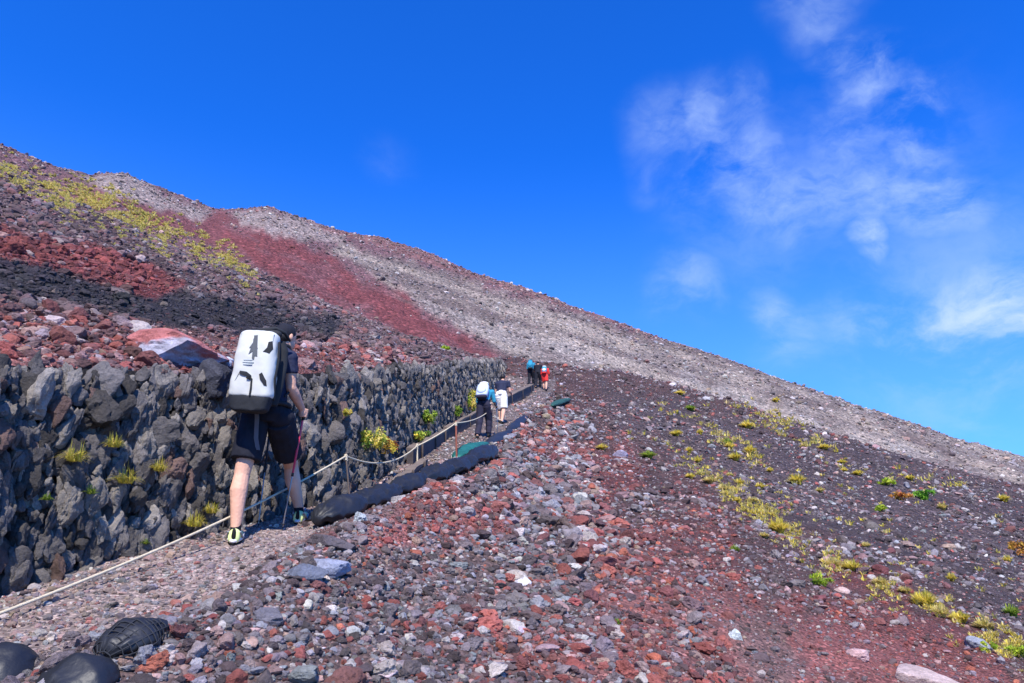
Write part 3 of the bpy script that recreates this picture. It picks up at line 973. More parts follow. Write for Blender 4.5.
WALLP = [(70, 452, 24, 'grass', 'yellow-green grass tuft beside the big pale stone in the wall'), (109, 440, 18, 'grass', 'highest yellow grass tuft in the wall, above the middle of the near stretch'),
         (121, 474, 24, 'grass', 'drooping yellow grass tuft at mid height of the wall'), (155, 464, 18, 'grass', 'thin yellow grass tuft in a wall crack near the hiker'),
         (86, 489, 12, 'grass', 'small green tuft low under the pale stone in the wall'), (42, 496, 9, 'grass', 'tiny green sprig at the lower near end of the wall'),
         (190, 518, 22, 'grass', 'dry green tussock at the wall foot near the hiker\'s rear leg'), (207, 506, 18, 'grass', 'tall thin tuft at the wall foot behind the hiker\'s rear calf'),
         (140, 540, 9, 'grass', 'little green sprout at the very foot of the wall')]
for px, py, w, k, lab in WALLP:
    p = wall_hit(px, py + w * .35)
    s = w * p.length / FOC * .85
    V, F, CC = blades(int(60 + w * 3), s * .95, s * .8, [c * .72 for c in (YEL + GRN[3:] if w > 12 else GRN)], rgp, .0028, 1.5)
    plant('grass_tuft', p + Vector((.05, -.03, 0)), V, F, CC, lab, 'grass tuft', 'plants rooted in the stone wall')
WALLB = [(366, 438, 40, 34, GRN + YEL, 'large lime green bush growing low on the wall past the first rope post'), (382, 445, 18, 22, ORG + YEL, 'small orange-brown bush attached to the big lime bush on the wall'),
         (425, 416, 18, 18, GRN, 'low green bush half way between the lime bush and the blue-pack hiker'), (415, 434, 22, 14, YEL + GRN, 'yellow bush low on the wall above the start of the timber'),
         (468, 400, 16, 26, YEL + GRN, 'tall yellow-green bush just behind the blue-pack hiker'), (455, 411, 10, 12, GRN, 'small green bush at the wall foot under the tall yellow bush'),
         (340, 412, 10, 8, YEL, 'pale tuft in the wall top above the first rope post'), (511, 394, 10, 16, ORG, 'rust coloured bush on the path side in front of the navy-shirt hiker'),
         (519, 386, 9, 12, YEL, 'yellow bush just past the rust coloured bush by the path')]
for px, py, w, h, cols, lab in WALLB:
    p = wall_hit(px, py + h * .4)
    s = p.length / FOC
    V, F, CC = leafy(int(280 + w * 22), w * s * .5, h * s * .85, cols, rgp, max(.022, 1.6 * s))
    plant('bush', p + Vector((.08, -.02, 0)), V, F, CC, lab, 'bush', 'bushes growing at the stone wall')
SL = [(648, 455, 18, 10, 'g'), (602, 447, 14, 8, 'y'), (680, 393, 12, 6, 'y'), (690, 408, 12, 7, 'g'), (676, 433, 13, 8, 'y'), (700, 432, 8, 7, 'y'), (689, 450, 9, 7, 'y'), (698, 460, 9, 8, 'y'), (730, 446, 12, 9, 'y'),
      (747, 425, 16, 10, 'y'), (728, 443, 10, 10, 'g'), (735, 457, 16, 10, 'y'), (750, 450, 14, 10, 'y'), (776, 400, 8, 6, 'y'), (797, 480, 20, 13, 'y'), (778, 527, 26, 18, 'y'), (735, 549, 12, 8, 'g'), (818, 580, 26, 16, 'l'),
      (804, 446, 9, 7, 'd'), (824, 447, 13, 7, 'y'), (858, 473, 12, 6, 'y'), (842, 462, 10, 5, 'y'), (886, 482, 16, 9, 'l'), (881, 508, 16, 9, 'l'), (901, 497, 20, 11, 'o'), (928, 496, 20, 13, 'G'), (943, 507, 10, 8, 'd'),
      (910, 478, 10, 6, 'y'), (1004, 499, 12, 8, 'y'), (1018, 550, 20, 16, 'o'), (1008, 560, 10, 8, 'y'), (952, 578, 10, 9, 'y'), (985, 645, 20, 12, 'l'), (832, 563, 18, 10, 'd'), (852, 566, 20, 12, 'y'), (880, 582, 20, 10, 'd'),
      (925, 600, 28, 16, 'y'), (940, 612, 20, 12, 'd'), (960, 618, 22, 12, 'y'), (985, 625, 22, 12, 'd'), (1012, 612, 16, 12, 'g'), (1018, 652, 18, 16, 'l'), (905, 590, 14, 8, 'd'), (710, 480, 18, 9, 'd'), (690, 476, 12, 7, 'y'),
      (724, 488, 16, 9, 'd'), (738, 500, 10, 7, 'y'), (752, 500, 14, 7, 'd'), (764, 535, 12, 7, 'd'), (740, 482, 10, 8, 'y'), (770, 470, 8, 6, 'y'), (760, 486, 12, 7, 'y'), (820, 490, 10, 6, 'd'), (844, 470, 8, 5, 'y'),
      (617, 622, 9, 8, 'g'), (445, 348, 12, 8, 'l'), (730, 475, 9, 6, 'd'), (866, 545, 10, 6, 'd'), (790, 505, 9, 6, 'd')]
KW = {'g': ('green', GRN), 'y': ('yellow', YEL), 'd': ('straw coloured', DRY), 'l': ('lime green', [lin((168, 190, 56)), lin((190, 200, 70)), lin((146, 172, 50))]), 'o': ('orange', ORG + [lin((206, 150, 80))]), 'G': ('bright green', [lin((96, 160, 50)), lin((130, 180, 60)), lin((80, 130, 40))])}
SPW = ['beside', 'just uphill of', 'just downhill of', 'behind']
LM2 = [((928, 496), 'the bright green shrub'), ((778, 527), 'the big yellow tussock mid slope'), ((818, 580), 'the lime tussock low on the slope'), ((648, 455), 'the green tuft near the lilac block'), ((740, 445), 'the cluster under the grey ridge'),
       ((985, 645), 'the lime tuft above the pale boulder'), ((940, 605), 'the long yellow grass streak'), ((715, 482), 'the straw grass on the dark slope'), ((886, 482), 'the far ridge edge'), ((1015, 552), 'the orange shrub at the slope\'s outer end'), ((690, 400), 'the crest where the slope meets grey ridge')]
used = {}
for (px, py, w, h, k) in SL:
    p = hit(px, py + h * .35)
    s = p.length / FOC
    word, cols = KW[k]
    if k in 'lGo':
        V, F, CC = leafy(int(200 + w * 20), w * s * .5, h * s * .75, cols, rgp, max(.014, 1.3 * s))
    else:
        V, F, CC = blades(int(90 + w * 7), h * s * .95, w * s * .5, cols, rgp, max(.004, .55 * s), .8)
    lm = min(LM2, key=lambda L: math.hypot(L[0][0] - px, L[0][1] - py))
    dist = math.hypot(lm[0][0] - px, lm[0][1] - py)
    if dist < 6:
        lab = '%s %s, %s' % (word, 'tussock', lm[1])
        lab = 'the %s itself, %s low plant on the cinder slope' % (lm[1].replace('the ', ''), word)
    else:
        rel = 'uphill of' if py < lm[0][1] - 6 else ('downhill of' if py > lm[0][1] + 6 else 'level with')
        lab = '%s%s grass tuft %s %s' % ('broad ' if w > 17 else ('small ' if w < 11 else ''), word, rel, lm[1])
    if lab in used:
        used[lab] += 1
        lab = ['second ', 'third ', 'fourth ', 'fifth ', 'sixth '][min(used[lab] - 1, 4)] + lab
    else: used[lab] = 1
    plant('shrub' if k in 'lGo' else 'grass_tuft', p, V, F, CC, lab, 'shrub' if k in 'lGo' else 'grass tuft', 'plants dotted over the cinder slope')


def grass_stuff(name, pts, label, cols, hpx, n_bl=9):
    VV, FF, CC = [], [], []; off = 0
    for (px, py) in pts:
        p = hit(px, py)
        s = p.length / FOC
        h = hpx * s * rgp.uniform(.6, 1.4)
        V, F, c = blades(n_bl, h, h * 1.0, cols, rgp, max(.004, .55 * s), .7)
        VV.append(V + np.array(p)); FF.append(F + off); CC.append(c); off += len(V)
    o = np_mesh(name, np.concatenate(VV), np.concatenate(FF), np.concatenate(CC), M_LEAF)
    finish(o, label, 'grass', kind='stuff')


pts = []
line = [(5, 172), (50, 190), (95, 207), (140, 226), (185, 242), (215, 256), (240, 268), (255, 278)]
lx = [a for a, b in line]; ly = [b for a, b in line]
for i in range(2600):
    px = rgp.uniform(0, 258)
    w = 4.5 + 5 * max(0, math.sin(px / 258 * math.pi))
    clump = float(fbm(np.array([px / 16.]), np.array([3.3]), oct=2, seed=7)[0])
    py = float(np.interp(px, lx, ly)) + rgp.normal() * w * 1.25 + clump * 8
    g = float(fbm(np.array([px / 11.]), np.array([py / 6.]), oct=2, seed=8)[0])
    if g < .02 and rgp.random() < .85: continue
    pts.append((px, py))
grass_stuff('bank_grass', pts, 'long streak of pale yellow grass running down the dark bank', DRY + [lin((212, 202, 120)), lin((196, 190, 96))], 2.7, 12)
CRP = ([520, 620, 680, 760, 860, 940, 1024], [359, 373, 386, 411, 444, 468, 490])
pts = []
SEG = [((815, 555), (900, 592)), ((900, 590), (985, 630)), ((985, 630), (1024, 655)), ((745, 500), (800, 545)), ((690, 470), (745, 500)), ((745, 500), (800, 545)), ((815, 555), (900, 592)), ((900, 590), (985, 630)), ((985, 630), (1024, 655)), ((700, 425), (760, 460)), ((740, 405), (830, 450))]
for (a, b) in SEG:
    for i in range(150):
        t = rgp.uniform(); kk_ = 1
        px = a[0] + (b[0] - a[0]) * t + rgp.normal() * 7; py = a[1] + (b[1] - a[1]) * t + rgp.normal() * 6
        if float(fbm(np.array([px / 13.]), np.array([py / 8.]), oct=2, seed=12)[0]) < -.05 or px > 1023: continue
        pts.append((px, py))
for i in range(900):
    px, py = rgp.uniform(620, 1022), rgp.uniform(385, 660)
    if py < np.interp(px, CRP[0], CRP[1]) + 8 or py > 470 + (px - 640) * .62: continue
    if float(fbm(np.array([px / 30. + 5]), np.array([py / 16.]), oct=3, seed=77)[0]) < .12: continue
    pts.append((px, py))
grass_stuff('slope_grass', pts, 'thin dry yellow grass streaks running down across the cinder slope', DRY + YEL[:2], 4.6, 9)


# ------------------------------------------------------------------ blobs: closed volumes fused into one skin
def ring(c, a, b, n=20):
    return [c + a * math.cos(2 * math.pi * i / n) + b * math.sin(2 * math.pi * i / n) for i in range(n)]


def add_loft(bm, rings, cap=True):
    rs = [[bm.verts.new(p) for p in r] for r in rings]
    n = len(rs[0])
    for a, b in zip(rs[:-1], rs[1:]):
        for i in range(n):
            bm.faces.new((a[i], a[(i + 1) % n], b[(i + 1) % n], b[i]))
    if cap:
        bm.faces.new(rs[0][::-1]); bm.faces.new(rs[-1])


def frame_of(d):
    d = d.normalized()
    u = Vector((0, 0, 1)) if abs(d.z) < .9 else Vector((1, 0, 0))
    a = d.cross(u).normalized(); b = d.cross(a).normalized()
    return a, b


def add_tube(bm, pts, rad, n=14, round_ends=True):
    pts = [Vector(p) for p in pts]
    rings = []
    ref = None
    for i, p in enumerate(pts):
        d = (pts[min(i + 1, len(pts) - 1)] - pts[max(i - 1, 0)]).normalized()
        if ref is None: a, b = frame_of(d)
        else:
            a = (ref - d * ref.dot(d)).normalized(); b = d.cross(a)
        ref = a
        r = rad[i] if isinstance(rad, (list, tuple)) else rad
        if i == 0 and round_ends:
            for k in (.15, .5, .85): rings.append(ring(p - d * r * math.cos(math.asin(k)), a * r * k, b * r * k, n))
        rings.append(ring(p, a * r, b * r, n))
        if i == len(pts) - 1 and round_ends:
            for k in (.85, .5, .15): rings.append(ring(p + d * r * math.cos(math.asin(k)), a * r * k, b * r * k, n))
    add_loft(bm, rings)


def add_ell(bm, c, ax, ay, az, n=16):
    rings = []
    for k in range(1, 12):
        t = math.pi * k / 12
        rings.append(ring(c + az * math.cos(t) * -1, ax * math.sin(t), ay * math.sin(t), n))
    add_loft(bm, rings)


def obj_from_bm(name, bm, mat, parent=None, smooth=True, loc=None):
    bmesh.ops.recalc_face_normals(bm, faces=bm.faces)
    me = bpy.data.meshes.new(name); bm.to_mesh(me); bm.free()
    if loc is not None: me.transform(Matrix.Translation(-Vector(loc)))
    me.materials.append(mat)
    me.polygons.foreach_set('use_smooth', [smooth] * len(me.polygons))
    o = bpy.data.objects.new(name, me); C.objects.link(o)
    if loc is not None: o.location = loc
    if parent:
        o.parent = parent
        if loc is None: o.matrix_parent_inverse = Matrix.Translation(-parent.location)
        else: o.location = Vector(loc) - parent.location
    return o


def fuse(name, bm, mat, parent=None, voxel=.008, smooth=4, wrinkle=0, wscale=18, loc=None):
    o = obj_from_bm(name, bm, mat, None)
    m = o.modifiers.new('r', 'REMESH'); m.mode = 'VOXEL'; m.voxel_size = voxel
    s = o.modifiers.new('s', 'SMOOTH'); s.factor = .5; s.iterations = smooth
    dg = bpy.context.evaluated_depsgraph_get(); dg.update()
    me = bpy.data.meshes.new_from_object(o.evaluated_get(dg))
    o.modifiers.clear(); old = o.data; o.data = me; bpy.data.meshes.remove(old)
    me.name = name
    if wrinkle:
        n = len(me.vertices)
        co = np.empty(n * 3, np.float32); me.vertices.foreach_get('co', co); co = co.reshape(-1, 3)
        no = np.empty(n * 3, np.float32); me.vertices.foreach_get('normal', no); no = no.reshape(-1, 3)
        f = fbm(co[:, 0] * wscale, co[:, 1] * wscale, co[:, 2] * wscale * .6, oct=3, seed=4)
        f = (1 - np.abs(f) * 2) * wrinkle
        co = co + no * f[:, None]
        me.vertices.foreach_set('co', co.ravel()); me.update()
    if not me.materials: me.materials.append(mat)
    me.polygons.foreach_set('use_smooth', [True] * len(me.polygons))
    if loc is not None:
        me.transform(Matrix.Translation(-Vector(loc))); o.location = loc
    if parent:
        o.parent = parent
        if loc is None: o.matrix_parent_inverse = Matrix.Translation(-parent.location)
        else: o.location = Vector(loc) - parent.location
    return o


def add_hand(bm, c, axis, palm_dir, wrist, k=1.0):
    """hand closed round a grip at c running along axis; palm on the palm_dir side"""
    g = axis.normalized(); a = (palm_dir - g * palm_dir.dot(g)).normalized(); b = g.cross(a)
    add_ell(bm, c + a * .034 * k, g * .044 * k, b * .036 * k, a * .017 * k, 12)
    add_tube(bm, [wrist, c + a * .034 * k], [.025 * k, .024 * k], 10)
    for i in range(4):
        o = g * ((1.5 - i) * .0205 * k)
        ln = (1, 1.06, 1, .84)[i]
        pts = []
        for q, an in enumerate((35, 85, 140, 195)):
            an = math.radians(an * ln)
            rr = (.036, .034, .030, .026)[q] * k
            pts.append(c + o + a * math.cos(an) * rr + b * math.sin(an) * rr)
        add_tube(bm, pts, [.0095 * k, .009 * k, .0085 * k, .0075 * k], 8)
    pts = [c + a * .036 * k - b * .024 * k + g * .028 * k, c - b * .034 * k + a * .012 * k + g * .046 * k, c - b * .024 * k - a * .014 * k + g * .05 * k]
    add_tube(bm, pts, [.012 * k, .0105 * k, .009 * k], 8)


def person(J, F, o, label, name='person'):
    """J joints; F forward; o outfit"""
    U = Vector((0, 0, 1)); F = F.normalized(); Rt = F.cross(U).normalized()
    sc = o.get('scale', 1.0); vox = o.get('voxel', .008)
    foot = (J['anL'] + J['anR']) / 2
    root = empty(name, Vector((foot.x, foot.y, min(J['anL'].z, J['anR'].z) - .08)))
    finish(root, label, 'person')
    sp = (J['neck'] - J['pel']); spd = sp.normalized()
    ff = (F - spd * F.dot(spd)).normalized()
    rt = spd.cross(ff) * -1
    rt = ff.cross(spd).normalized()
    s = sc
    # body
    bm = bmesh.new()
    tor = [(-.10, .150, .105), (0, .165, .115), (.16, .145, .10), (.45, .15, .105), (.75, .17, .115), (.92, .15, .095), (1.02, .08, .07)]
    add_loft(bm, [ring(J['pel'] + sp * t, rt * w * s, ff * d * s) for t, w, d in tor])
    hd = J['head']
    add_tube(bm, [J['neck'] - spd * .03, hd - U * .04], [.062 * s, .056 * s])
    hf = o.get('look', F).normalized(); hr = hf.cross(U).normalized(); hu = hr.cross(hf).normalized()
    add_ell(bm, hd + hu * .025 * s, hr * .076 * s, hf * .096 * s, hu * .10 * s)
    add_ell(bm, hd - hu * .045 * s + hf * .028 * s, hr * .058 * s, hf * .065 * s, hu * .07 * s)
    add_tube(bm, [hd + hf * .088 * s + hu * .015 * s, hd + hf * .108 * s - hu * .018 * s], [.009 * s, .013 * s], 8)
    for q in (-1, 1): add_ell(bm, hd + hr * .078 * s * q - hu * .005 * s, hr * .012 * s, hf * .02 * s, hu * .032 * s, 10)
    for sd in 'LR':
        sh, el, ha, hip, kn, an = (J[k + sd] for k in ('sh', 'el', 'ha', 'hip', 'kn', 'an'))
        add_ell(bm, sh, rt * .062 * s, ff * .06 * s, spd * .062 * s)
        add_tube(bm, [sh, sh.lerp(el, .4), el], [.056 * s, .055 * s, .045 * s])
        wr = el.lerp(ha, .80)
        add_tube(bm, [el, el.lerp(wr, .3), wr], [.046 * s, .049 * s, .031 * s])
        g = J.get('grip' + sd, U)
        add_hand(bm, ha, g, wr - ha, wr, s)
        add_tube(bm, [hip, hip.lerp(kn, .35), kn], [.092 * s, .090 * s, .065 * s])
        cd = (hip - kn).normalized()
        add_tube(bm, [kn, kn.lerp(an, .30) - F * .018 * s, kn.lerp(an, .55) - F * .01 * s, an], [.062 * s, .071 * s, .058 * s, .038 * s])
        add_ell(bm, kn.lerp(an, .30) - F * .035 * s, rt * .052 * s, F * .045 * s, U * .10 * s)
        fd = J.get('toe' + sd, F).normalized()
        add_tube(bm, [an - U * .03 * s - fd * .02, an - U * .05 * s + fd * .12 * s], [.036 * s, .032 * s])
    fuse('body', bm, M_SKIN, root, vox, 3)
    # shirt
    bm = bmesh.new()
    tor = [(-.06, .172, .128), (.16, .165, .122), (.45, .168, .125), (.75, .19, .135), (.93, .17, .112), (1.03, .085, .08)]
    add_loft(bm, [ring(J['pel'] + sp * t, rt * w * s, ff * d * s) for t, w, d in tor])
    for sd in 'LR':
        sh, el, ha = J['sh' + sd], J['el' + sd], J['ha' + sd]
        add_ell(bm, sh, rt * .074 * s, ff * .072 * s, spd * .072 * s)
        if o.get('long_sleeve'):
            wr = el.lerp(ha, .78)
            add_tube(bm, [sh, el, wr], [.066 * s, .052 * s, .038 * s], round_ends=False)
        else:
            add_tube(bm, [sh, sh.lerp(el, .52)], [.068 * s, .066 * s], round_ends=False)
    fuse('shirt', bm, o['shirt'], root, vox, 3, .006 * s, 14)
    # shorts or trousers
    bm = bmesh.new()
    add_loft(bm, [ring(J['pel'] + sp * t, rt * w * s, ff * d * s) for t, w, d in [(-.16, .14, .12), (-.05, .182, .138), (.08, .176, .13), (.17, .165, .123)]])
    for sd in 'LR':
        hip, kn, an = J['hip' + sd], J['kn' + sd], J['an' + sd]
        if o.get('trousers'):
            add_ell(bm, hip + U * .02 * s, rt * .115 * s, ff * .12 * s, spd * .10 * s)
            add_tube(bm, [hip, kn, kn.lerp(an, .95)], [.115 * s, .09 * s, .076 * s], round_ends=False)
            add_ell(bm, kn.lerp(an, .3) - F * .015 * s, rt * .085 * s, ff * .09 * s, U * .16 * s)
            add_ell(bm, kn, rt * .088 * s, ff * .095 * s, U * .1 * s)
        else:
            e = hip.lerp(kn, o.get('short_len', .80))
            add_ell(bm, hip + U * .02 * s, rt * .12 * s, ff * .12 * s, spd * .10 * s)
            add_tube(bm, [hip, hip.lerp(kn, .4), e], [.118 * s, .122 * s, .120 * s], round_ends=False)
    fuse('trousers' if o.get('trousers') else 'shorts', bm, o['legwear'], root, vox, 3, .007 * s, 11)
    # socks and shoes
    for sd in 'LR':
        kn, an = J['kn' + sd], J['an' + sd]
        bm = bmesh.new(); add_tube(bm, [an - U * .03, kn.lerp(an, .80)], [.042 * s, .043 * s], round_ends=False)
        fuse('sock', bm, o.get('sock', M_SOCK), root, vox, 2)
        fd = J.get('toe' + sd, F).normalized(); fs = fd.cross(U).normalized(); fu = fs.cross(fd).normalized()
        b0 = an - U * .055 * s
        s0_, s = s, s * o.get('shoe_k', 1.0)
        bm = bmesh.new()
        rr = [(-.075, .020, .022), (-.065, .038, .042), (-.02, .043, .052), (.05, .046, .042), (.12, .050, .030), (.17, .040, .022), (.195, .016, .012)]
        add_loft(bm, [ring(b0 + fd * t * s + fu * (h * .55 - .012) * s, fs * w * s, fu * h * s) for t, w, h in rr])
        sh_ = fuse('shoe', bm, o['shoe'], root, vox * .8, 2)
        bm = bmesh.new()
        add_loft(bm, [[b0 + fd * (.062 + .142 * math.cos(a) - .006) * s + fs * (.047 + .006 * math.cos(a)) * math.sin(a) * s + fu * z * s for a in np.linspace(0, 2 * math.pi, 25)[:-1]] for z in (-.036, -.016)])
        obj_from_bm('sole', bm, M_RUBBER, sh_, True)
        if o.get('detail'):
            bm = bmesh.new()
            add_loft(bm, [[b0 + fd * (.062 + (.142 + e) * math.cos(a) - .006) * s + fs * (.050 + e + .006 * math.cos(a)) * math.sin(a) * s + fu * z * s for a in np.linspace(0, 2 * math.pi, 29)[:-1]] for z, e in ((-.017, .002), (-.008, .006), (.004, .0))])
            obj_from_bm('midsole', bm, M_WHITECLOTH, sh_, True)
            bm = bmesh.new(); add_tube(bm, [b0 - fd * .070 * s + fu * .02 * s, b0 - fd * .072 * s + fu * .065 * s], [.016 * s, .012 * s], 10)
            obj_from_bm('heel_tab', bm, M_RUBBER, sh_)
            for q in (-1, 1):
                bm = bmesh.new(); add_tube(bm, [b0 - fd * .05 * s + fs * q * .040 * s + fu * .05 * s, b0 + fd * .02 * s + fs * q * .052 * s + fu * .0 * s, b0 + fd * .09 * s + fs * q * .050 * s + fu * .02 * s], .007 * s, 6)
                obj_from_bm('side_stripe', bm, M_SHOEGREY, sh_)
            for q in range(4):
                bm = bmesh.new()
                c_ = b0 + fd * (.045 + q * .024) * s + fu * (.045 - q * .007) * s
                add_tube(bm, [c_ - fs * .026, c_ + fu * .006, c_ + fs * .026], .0028, 6)
                obj_from_bm('lace', bm, M_SHOEGREY, sh_)
            bm = bmesh.new()
            add_loft(bm, [ring(b0 + fd * t * s + fu * (h * .55 - .010) * s, fs * w * s, fu * h * s) for t, w, h in [(.13, .051, .029), (.172, .042, .0235), (.2, .018, .014)]])
            obj_from_bm('toe_cap', bm, M_SHOEGREY, sh_)
        s = s0_
    # hair / cap
    bm = bmesh.new()
    add_ell(bm, hd + hu * .038 * s - hf * .012 * s, hr * .085 * s, hf * .10 * s, hu * .094 * s)
    hm = o.get('hair', M_HAIR)
    hc = fuse('cap' if o.get('cap') else 'hair', bm, o.get('cap') or hm, root, vox, 2)
    if o.get('cap'):
        bm = bmesh.new()
        c0 = hd + hu * .05 * s + hf * .06 * s
        add_loft(bm, [[c0 + hf * (math.cos(a) * .062 + .02) * s + hr * math.sin(a) * .070 * s + hu * (z - .02 * abs(math.sin(a)) - .012 * math.cos(a)) * s for a in np.linspace(-math.pi / 2, math.pi / 2, 15)] for z in (0, .006)])
        obj_from_bm('brim', bm, o['cap'], hc)
        bm = bmesh.new(); add_ell(bm, hd + hu * .0 * s - hf * .035 * s, hr * .079 * s, hf * .07 * s, hu * .07 * s)
        fuse('hair', bm, M_HAIR, root, vox, 2)
    for q in (-1, 1):
        bm = bmesh.new(); add_ell(bm, hd + hf * .083 * s + hr * .03 * s * q + hu * .018 * s, hr * .011 * s, hf * .009 * s, hu * .007 * s, 10)
        obj_from_bm('eye', bm, M_PRINT, root)
    return root


# ---- the hiker with the white pack
FW = Vector((.36, .93, 0)).normalized()
footL, footR = tpoint(234, 543), tpoint(299, 523)
J = dict(pel=at(267, 412, 6.40), neck=at(276, 348, 6.56), head=at(286, 338, 6.64),
         shL=at(259, 356, 6.62), shR=at(289, 358, 6.46), elL=at(262, 388, 6.85), haL=at(272, 410, 7.0), elR=at(291, 388, 6.42), haR=at(304, 413, 6.62),
         hipL=at(255, 420, 6.36), hipR=at(280, 420, 6.40), knL=at(242, 474, 6.16), anL=footL + Vector((0, 0, .095)),
         knR=at(291, 465, 6.78), anR=footR + Vector((0, 0, .095)))
J['toeL'] = Vector((-.24, .95, .26)); J['toeR'] = Vector((-.08, .95, .26))
tipR = tpoint(282, 531); tipL = tpoint(259, 530) + Vector((0, 0, 0))
tipL = at(258, 528, 6.55); 
J['gripR'] = (J['haR'] - tipR).normalized(); J['gripL'] = (J['haL'] - tipL).normalized()
person(J, FW, dict(shirt=M_NAVY, legwear=M_BLACKCLOTH, shoe=M_NEON, cap=M_BLACKCLOTH, voxel=.0065, scale=1.0, shoe_k=1.16, short_len=.74, detail=True, look=Vector((.62, .80, .0))),
       'hiker in black cap, dark shirt and black shorts climbing the path with trekking poles')


def pole(ha, tip, label, red=True):
    d = (ha - tip).normalized()
    root = empty('trekking_pole', tip)
    finish(root, label, 'trekking pole', 'trekking poles of the hiker with the white pack')
    a, b = frame_of(d)
    L = (ha - tip).length
    bm = bmesh.new(); add_tube(bm, [tip + d * L * .0 + d * .04, tip + d * L * .48], .0062, 8); obj_from_bm('lower_shaft', bm, M_POLEGREY, root)
    bm = bmesh.new(); add_tube(bm, [tip + d * L * .46, ha - d * .05], .0095, 10); obj_from_bm('upper_shaft', bm, M_POLERED if red else M_WEB, root)
    bm = bmesh.new(); add_tube(bm, [ha - d * .06, ha - d * .02, ha + d * .03, ha + d * .055, ha + d * .07], [.013, .0155, .014, .017, .019], 12); obj_from_bm('grip', bm, M_RUBBER, root)
    bm = bmesh.new(); add_tube(bm, [tip, tip + d * .05], [.003, .006], 8); obj_from_bm('tip', bm, M_RUBBER, root)
    bm = bmesh.new(); add_tube(bm, [tip + d * .055, tip + d * .062], [.024, .022], 12, False); obj_from_bm('basket', bm, M_RUBBER, root)
    bm = bmesh.new(); add_tube(bm, [tip + d * L * .455, tip + d * L * .485], .0115, 10, False); obj_from_bm('lock_collar', bm, M_WEB, root)
    bm = bmesh.new()
    pts = [ha + d * .06 + a * .01, ha + a * .05 + d * .01, ha - d * .05 + a * .045, ha - d * .06 + a * .02, ha + d * .05 - a * .005]
    add_tube(bm, pts, .004, 6); obj_from_bm('wrist_strap', bm, M_WEB, root)


pole(J['haR'], tipR, 'red trekking pole with grey lower shaft held in the hiker\'s visible hand')
pole(J['haL'], tipL, 'dark trekking pole planted between the hiker\'s legs, mostly hidden by the body', False)


